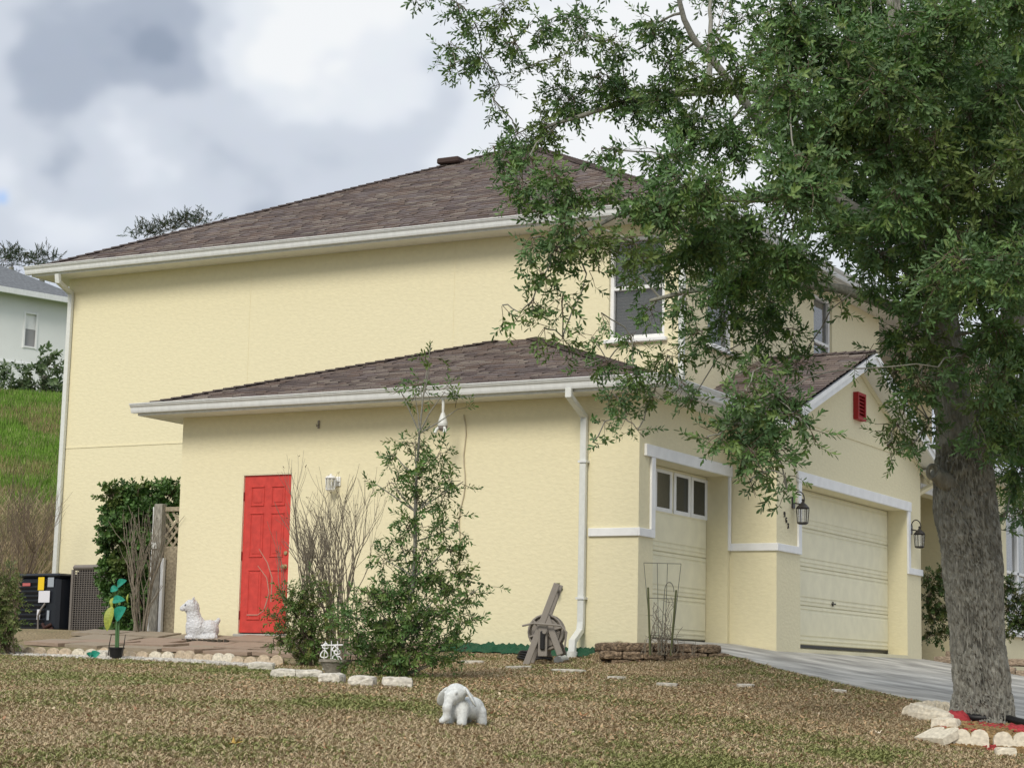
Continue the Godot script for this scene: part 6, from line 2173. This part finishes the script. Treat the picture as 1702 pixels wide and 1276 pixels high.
func shrubs() -> void:
	# young oak against the garage wall
	var at := on_ground(652, 1126)
	var D := to_px(at).z
	var narrow := sprig(11, 9, 0.10, 0.058, 0.0085, 1.0, 0.0015)
	var pal := [Color(0.10, 0.19, 0.058), Color(0.125, 0.22, 0.066), Color(0.082, 0.155, 0.052), Color(0.15, 0.225, 0.066)]
	var C := [
		[715, 600, 20, 0.8, 0.0], [700, 640, 30, 0.6, 0.0], [740, 650, 26, 0.5, 0.0], [760, 680, 18, 0.4, 0.0], [690, 660, 24, 0.4, 0], [665, 648, 16, 0.4, 0],
		[690, 735, 36, 1.2, 0.0], [655, 755, 26, 0.9, 0.0], [730, 755, 32, 1.1, 0.0], [745, 790, 26, 0.8, 0.0],
		[690, 795, 36, 1.3, 0.0], [650, 800, 28, 0.9, 0.0], [615, 798, 16, 0.6, 0.0], [735, 820, 34, 1.3, 0.0], [770, 800, 18, 0.6, 0.0], [695, 830, 32, 1.2, 0.0],
		[680, 870, 36, 1.3, 0.0], [720, 880, 34, 1.2, 0.0], [755, 875, 22, 0.8, 0.0], [665, 895, 26, 1.0, 0.0], [745, 910, 30, 1.1, 0.0], [700, 920, 34, 1.2, 0.0],
		[640, 930, 34, 1.1, 0.1], [760, 950, 38, 1.3, 0.0], [720, 960, 44, 1.5, 0.1], [680, 970, 46, 1.6, 0.1], [640, 985, 46, 1.6, 0.0], [775, 985, 34, 1.1, 0.0], [805, 972, 16, 0.5, 0.0], [610, 1000, 40, 1.4, 0.0],
		[740, 1010, 48, 1.5, -0.1], [690, 1025, 52, 1.8, 0.0], [640, 1040, 54, 1.9, 0.0], [595, 1050, 42, 1.5, -0.1], [575, 1020, 34, 1.0, -0.1], [770, 1035, 36, 1.0, -0.1], [730, 1060, 46, 1.3, 0.0], [680, 1080, 54, 1.7, -0.1], [630, 1090, 52, 1.7, -0.1], [590, 1090, 36, 1.1, -0.1], [740, 1095, 36, 0.8, 0.0], [775, 1075, 26, 0.6, 0.0], [660, 1110, 40, 1.2, -0.1], [700, 1110, 36, 1.0, -0.1]]
	var t := leafy("young_oak", "young oak with tiered green foliage before the garage side wall", "tree", at, C, narrow, pal, 0.06, 205.0, 0.15, 0, M.twig, 0.12)
	var g := Geo.new()
	var tr := []
	for q in [[655, 1128], [672, 1060], [688, 960], [690, 900], [690, 850], [692, 790], [697, 720], [703, 660], [712, 600], [716, 572]]:
		tr.append(at_depth(q[0], q[1], D) - at)
	g.tube(tr, [0.026, 0.023, 0.020, 0.018, 0.016, 0.013, 0.010, 0.007, 0.005, 0.003], 8)
	for q in C:
		var tip := at_depth(q[0], q[1], D) - at
		var best := 0
		for i in tr.size():
			if (tr[i] as Vector3).y < tip.y - 0.12: best = i
		var a0: Vector3 = tr[best]
		g.tube([a0, a0.lerp(tip, 0.45) + rnd_dir() * 0.02, tip], [0.008, 0.006, 0.003], 4, false)
	part(g, "trunk", M.limb, t)
	# small shrub by the red door
	at = on_ground(505, 1108)
	C = [[480, 1000, 26, 1.0, 0], [505, 985, 24, 0.8, 0], [460, 1025, 20, 0.8, 0], [500, 1020, 34, 1.4, 0], [535, 1010, 26, 1.0, 0], [475, 1050, 28, 1.1, 0], [510, 1055, 36, 1.6, 0], [545, 1045, 28, 1.1, 0], [490, 1085, 30, 1.4, 0], [525, 1090, 32, 1.5, 0], [455, 1060, 16, 0.6, 0], [550, 1000, 18, 0.7, 0], [470, 985, 14, 0.6, 0], [520, 970, 14, 0.6, 0]]
	var fern := sprig(12, 11, 0.11, 0.036, 0.007, 1.1, 0.0015)
	leafy("small_shrub", "small feathery green shrub before the red door", "shrub", at, C, fern, [Color(0.12, 0.21, 0.05), Color(0.15, 0.23, 0.06), Color(0.09, 0.16, 0.04), Color(0.20, 0.21, 0.07)], 0.05, 430.0, -0.25, 6, M.twig, 0.1)
	# bare shrubs
	bare_shrub(on_ground(560, 1098), "tall leafless shrub of many grey-brown stems between the red door and young oak", 19, 1.62, 0.46, 0.34, M.twig_pale)
	bare_shrub(on_ground(505, 1100), "sparse leafless shrub rising beside the red door's knob", 9, 1.55, 0.35, 0.26, M.twig_pale, 2)
	bare_shrub(Vector3(-6.98, height(-7, 0.2), 0.18), "leafless shrub with thick pale stems before the lattice fence", 15, 1.55, 0.38, 0.38, M.twig_pale, 2)
	# pale red-stemmed shoots before the door
	g = Geo.new()
	var dp := on_z(440, 1085, 1.0)
	for q in [[[440, 1010], [447, 985], [443, 960], [428, 940]], [[450, 1000], [452, 960], [444, 935], [430, 912]], [[410, 1022], [428, 1022], [438, 1015], [442, 1000]]]:
		var p := []
		for s in q: p.append(on_z(s[0], s[1], 0.9))
		g.tube(p, [0.009, 0.008, 0.007, 0.004], 5)
	solo(g, "pale_shoots", M.shoot, "few pale bare shoots standing before the red door", "shoots")
	# clipped hedge
	at = Vector3(-8.1, 0.18, -1.3)
	C = []
	D = to_px(at).z
	for y in range(826, 1000, 26):
		for x in range(186, 306, 24):
			C.append([x + rng.randf_range(-6, 6), y + rng.randf_range(-6, 6), 21, 1.55, rng.randf_range(-0.3, 0.3)])
	for q in [[182, 850, 14], [178, 900, 14], [182, 950, 14], [200, 816, 12], [230, 813, 12], [262, 811, 12], [288, 810, 12]]:
		C.append([q[0], q[1], q[2], 1.2, 0.0])
	for y in range(990, 1052, 20):
		for x in range(196, 290, 22):
			C.append([x, y, 20, 1.1, rng.randf_range(-0.3, 0.2)])
	leafy("clipped_hedge", "clipped dark green hedge against the wall behind the lattice fence", "hedge", at, C, sprig(13, 9, 0.08, 0.062, 0.019, 1.0, 0.002), [Color(0.095, 0.185, 0.052), Color(0.12, 0.22, 0.062), Color(0.07, 0.14, 0.042)], 0.055, 420.0, -0.2, 5, M.twig, 0.06)
	# evergreen shrub at the left edge and the dry one behind it
	at = on_ground(8, 1090)
	C = [[15, 960, 24, 0.9, 0], [-10, 970, 30, 1.2, 0], [16, 990, 20, 1.0, 0], [-6, 1000, 32, 1.5, 0], [18, 1020, 20, 1.1, 0], [-2, 1035, 32, 1.5, 0], [16, 1050, 22, 1.2, 0], [-20, 1030, 40, 1.4, 0.2], [0, 1065, 32, 1.5, 0], [-45, 1000, 44, 1.4, 0.3], [-40, 1060, 40, 1.4, 0.2], [30, 1005, 10, 0.6, 0], [-80, 1020, 50, 1.3, 0.4]]
	leafy("evergreen_shrub", "feathery green shrub before the black air conditioner", "shrub", at, C, fern, [Color(0.15, 0.21, 0.06), Color(0.20, 0.24, 0.09), Color(0.11, 0.18, 0.05), Color(0.25, 0.26, 0.13)], 0.05, 430.0, -0.2, 6, M.twig, 0.15)
	for q in [[20, 985, 30.0, "tall dry leafless shrub rising behind the black air conditioner"], [62, 980, 33.5, "dry brown shrub on the slope beside the white corner downspout"], [-30, 985, 31.5, "leafless brown shrub on the slope at the hill foot"]]:
		var p := at_depth(q[0], q[1], q[2])
		p.y = height(p.x, p.z) - 0.05
		bare_shrub(p, q[3], 14, 2.0, 0.55, 0.75, M.twig)
	# dry brush at the foot of the slope
	var xf := []
	var cols := []
	var bl := Geo.new()
	for i in 9:
		var a := i * 2.4
		var d := Vector3(cos(a) * 0.35, 1, sin(a) * 0.35).normalized()
		bl.tube([Vector3(cos(a) * 0.03, 0, sin(a) * 0.03), d * 0.35, d * 0.62 + Vector3(cos(a) * 0.12, -0.02, sin(a) * 0.12)], [0.006, 0.004, 0.002], 3, false)
	for i in 700:
		var p := at_depth(rng.randf_range(-120, 108), 950, rng.randf_range(32.0, 37.5))
		p.y = height(p.x, p.z)
		if p.x > -12.2: continue
		xf.append(Transform3D(Basis(Vector3.UP, rng.randf() * TAU).scaled(Vector3.ONE * rng.randf_range(0.6, 1.6)), p))
		var v := rng.randf_range(0.7, 1.3)
		cols.append(Color(0.50 * v, 0.41 * v, 0.27 * v) if rng.randf() < 0.7 else Color(0.27 * v, 0.28 * v, 0.13 * v))
	var mm := many(bl.mesh(), xf, cols, numbered("dry_brush"), M.grass, self)
	meta(mm, "dry tan brush along the foot of the green slope", "brush")
	# tree on the crest before the neighbour's house, and tree tops behind
	at = at_depth(68, 715, 57.0)
	at.y = height(at.x, at.z)
	C = [[40, 640, 24, 1.2, 0], [70, 640, 26, 1.3, 0], [95, 645, 20, 1.1, 0], [25, 660, 22, 1.0, 0], [60, 668, 28, 1.4, 0], [90, 675, 22, 1.3, 0], [75, 612, 18, 0.9, 0], [92, 610, 14, 0.8, 0], [60, 595, 10, 0.6, 0], [10, 640, 18, 0.9, 0], [75, 695, 18, 1.1, 0], [5, 665, 14, 0.8, 0], [85, 590, 8, 0.5, 0], [50, 615, 14, 0.8, 0], [100, 690, 12, 0.9, 0]]
	t = leafy("hill_tree", "bushy dark green tree on the hill before the neighbouring house", "tree", at, C, sprig(14, 10, 0.30, 0.17, 0.04, 1.0, 0.008), [Color(0.085, 0.13, 0.06), Color(0.11, 0.16, 0.075), Color(0.14, 0.18, 0.11)], 0.2, 40.0, 0.0, 4, M.twig, 0.05)
	g = Geo.new(); g.tube([Vector3(0, -0.1, 0), Vector3(0.05, 0.5, 0), Vector3(0.0, 1.1, 0)], [0.16, 0.13, 0.1], 8); part(g, "trunk", M.limb, t)
	var spots := [[[18, 432], [[8, 436, 12], [20, 430, 12], [32, 440, 9]], "dark conifer top rising above the neighbouring roof"], [[70, 440], [[62, 440, 11], [74, 432, 10], [84, 442, 8], [52, 446, 8]], "dark tree top between the two roofs"],
		[[285, 385], [[222, 396, 8], [240, 391, 9], [258, 386, 9], [276, 381, 10], [294, 377, 10], [312, 374, 10], [330, 370, 9], [346, 368, 7], [250, 396, 9], [285, 388, 9], [320, 380, 9]], "wispy tree tops showing above the main roof edge"]]
	for q in spots:
		var p := at_depth(q[0][0], q[0][1], 92.0)
		p.y = 7.5
		var CC := []
		for s in q[1]: CC.append([s[0], s[1], s[2], 1.3, rng.randf_range(-0.5, 0.5)])
		t = leafy("far_tree", q[2], "tree", p, CC, sprig(15, 12, 0.7, 0.30, 0.03, 0.5, 0.012), [Color(0.05, 0.075, 0.045), Color(0.085, 0.075, 0.05), Color(0.06, 0.09, 0.05)], 0.25, 110.0, -0.6, 2, M.twig, 0.0, 0.5)
		g = Geo.new()
		g.tube([Vector3(0, -0.5, 0), at_depth(q[0][0], q[0][1] + 12, 92.0) - p], [0.25, 0.12], 8)
		part(g, "trunk", M.limb, t)
	# shrubs at the porch
	for q in [[Vector3(1.25, 0.25, -9.75), [[1548, 960, 18, 1.2, 0], [1568, 955, 18, 1.1, 0], [1545, 990, 20, 1.3, 0], [1568, 985, 22, 1.3, 0], [1550, 1025, 22, 1.4, 0], [1575, 1020, 22, 1.3, 0], [1552, 1055, 20, 1.2, 0], [1578, 1052, 18, 1.1, 0], [1590, 1000, 20, 1.0, 0]], "dark green shrub in the porch bed beside the garage"],
		[Vector3(2.0, 0.15, -11.2), [[1672, 975, 18, 1.2, 0], [1690, 985, 20, 1.2, 0], [1705, 1000, 22, 1.2, 0], [1675, 1010, 20, 1.3, 0], [1695, 1030, 24, 1.3, 0], [1675, 1045, 18, 1.1, 0], [1715, 1040, 26, 1.2, 0]], "dark green shrub under the window beyond the oak trunk"]]:
		var a2: Vector3 = q[0]
		leafy("porch_shrub", q[2], "shrub", a2, q[1], sprig(16, 10, 0.09, 0.05, 0.011, 1.0, 0.0015), [Color(0.045, 0.085, 0.024), Color(0.06, 0.10, 0.03), Color(0.085, 0.09, 0.03)], 0.06, 330.0, -0.1, 4, M.twig, 0.08)

func lawn() -> void:
	# dry turf: tufts of short blades, coloured by the patches of the lawn
	var tuft := Geo.new()
	var r := RandomNumberGenerator.new()
	r.seed = 90
	for i in 9:
		var a := r.randf() * TAU
		var o := Vector3(cos(a), 0, sin(a)) * r.randf_range(0.0, 0.045)
		var a2 := r.randf() * TAU
		var lean := Vector3(cos(a2), 0, sin(a2)) * r.randf_range(0.3, 2.2)
		var h := r.randf_range(0.014, 0.032)
		var s := Vector3(-sin(a2), 0, cos(a2)) * 0.0023
		var v := r.randf_range(0.7, 1.35)
		v = lerpf(v, 1.0, 0.8)
		tuft.col = Color(v, v, v)
		var m := o + (Vector3.UP + lean * 0.6) * h * 0.6
		var tip := o + (Vector3.UP * 0.8 + lean) * h
		tuft.quad(o - s, o + s, m + s, m - s)
		tuft.tri(m - s, m + s, tip)
	var xf := []
	var cols := []
	var n := 0
	while n < 175000:
		n += 1
		# evenly over the picture's lawn, thinning with distance
		var p: Vector3
		var d := rng.randf_range(9.5, 23.5)
		var px := rng.randf_range(-120, 1820)
		var q := at_depth(px, 1180, d)
		p = Vector3(q.x, height(q.x, q.z), q.z)
		if bare_ground(p): continue
		var g := greenness(p.x, p.z)
		if rng.randf() < 0.12 and g < 0.3: continue
		var v := rng.randf_range(0.92, 1.1)
		var dry := Color(0.44, 0.34, 0.215).lerp(Color(0.54, 0.44, 0.29), clampf(rng.randf() * 0.5 + 0.35 + 0.9 * f_patch.get_noise_2d(p.x * 2.0 - 30.0, p.z * 2.0), 0.0, 1.0))
		var c := dry
		if rng.randf() < g * 1.05:
			c = Color(0.24, 0.27, 0.10).lerp(Color(0.34, 0.34, 0.15), rng.randf())
		elif rng.randf() < 0.05:
			c = Color(0.32, 0.22, 0.135)
		cols.append(Color(c.r * v, c.g * v, c.b * v))
		var s := rng.randf_range(0.7, 1.35) * (1.0 + 0.35 * g)
		xf.append(Transform3D(Basis(Vector3.UP, rng.randf() * TAU).scaled(Vector3(s, s * rng.randf_range(0.6, 1.2), s)), p - Vector3(0, 0.003, 0)))
	var mm := many(tuft.mesh(), xf, cols, numbered("lawn_grass"), M.grass, self)
	meta(mm, "short dry brown lawn with green patches", "grass")
	# fallen oak leaves
	var lf := Geo.new()
	leaf_into(lf, Vector3(-0.028, 0.006, 0), Vector3(1, 0.1, 0), Vector3.UP, 0.038, 0.008, 0.25)
	xf = []; cols = []
	n = 0
	while n < 42000:
		n += 1
		var d := rng.randf_range(9.5, 23.0)
		var q := at_depth(rng.randf_range(-120, 1820), 1180, d)
		var p := Vector3(q.x, height(q.x, q.z), q.z)
		if bare_ground(p): continue
		var near_tree := exp(-pow(Vector2(p.x - 2.6, p.z - 5.0).length() / 3.6, 2.0))
		if rng.randf() > 0.04 + 0.62 * near_tree + 0.3 * f_patch.get_noise_2d(p.x * 1.3 + 50.0, p.z * 1.3): continue
		var v := rng.randf_range(0.85, 1.15)
		var c := Color(0.36, 0.235, 0.135).lerp(Color(0.50, 0.36, 0.22), rng.randf())
		if rng.randf() < 0.12: c = Color(0.33, 0.19, 0.12)
		if rng.randf() < 0.03: c = Color(0.60, 0.50, 0.36)
		cols.append(Color(c.r * v, c.g * v, c.b * v))
		xf.append(Transform3D(Basis.from_euler(Vector3(rng.randf_range(-0.7, 0.7), rng.randf() * TAU, rng.randf_range(-0.7, 0.7))).scaled(Vector3.ONE * rng.randf_range(0.5, 1.15)), p + Vector3(0, 0.018, 0)))
	mm = many(lf.mesh(), xf, cols, numbered("fallen_leaves"), M.grass, self)
	meta(mm, "brown oak leaves scattered over the dry lawn", "leaf litter")
	# green grass on the rise
	var hg := Geo.new()
	for i in 8:
		var a := i * 2.4
		var o := Vector3(cos(a), 0, sin(a)) * 0.06
		var s := Vector3(-sin(a), 0, cos(a)) * 0.012
		hg.tri(o - s, o + s, o * 2.2 + Vector3(0, 0.16, 0))
	xf = []; cols = []
	for i in 9000:
		var q := at_depth(rng.randf_range(-60, 112), 800, rng.randf_range(37.0, 60.0))
		var p := Vector3(q.x, height(q.x, q.z), q.z)
		if p.x > -13.0: continue
		var v := rng.randf_range(0.7, 1.35)
		var c := Color(0.19, 0.33, 0.06) if rng.randf() < 0.85 else Color(0.36, 0.37, 0.18)
		if (p.x < -26.5 or f_patch.get_noise_2d(p.x * 0.7, p.z * 0.7) > 0.1) and rng.randf() < 0.6: c = Color(0.34, 0.30, 0.15)
		cols.append(Color(c.r * v, c.g * v, c.b * v))
		xf.append(Transform3D(Basis(Vector3.UP, rng.randf() * TAU).scaled(Vector3.ONE * rng.randf_range(0.6, 1.5)), p))
	mm = many(hg.mesh(), xf, cols, numbered("hill_grass"), M.grass, self)
	meta(mm, "bright green grass on the rise behind the house", "grass")

func bare_ground(p: Vector3) -> bool:
	if p.z < 0.5: return true
	if p.x < -2.0 and p.z < 3.2 + 0.28 * (-p.x - 2.0) * 0.4: return true
	var ez := edge_at(EDGE_X, EDGE_Z, p.x)
	if p.x > 0.3 and p.z < ez + 0.02: return true
	return false
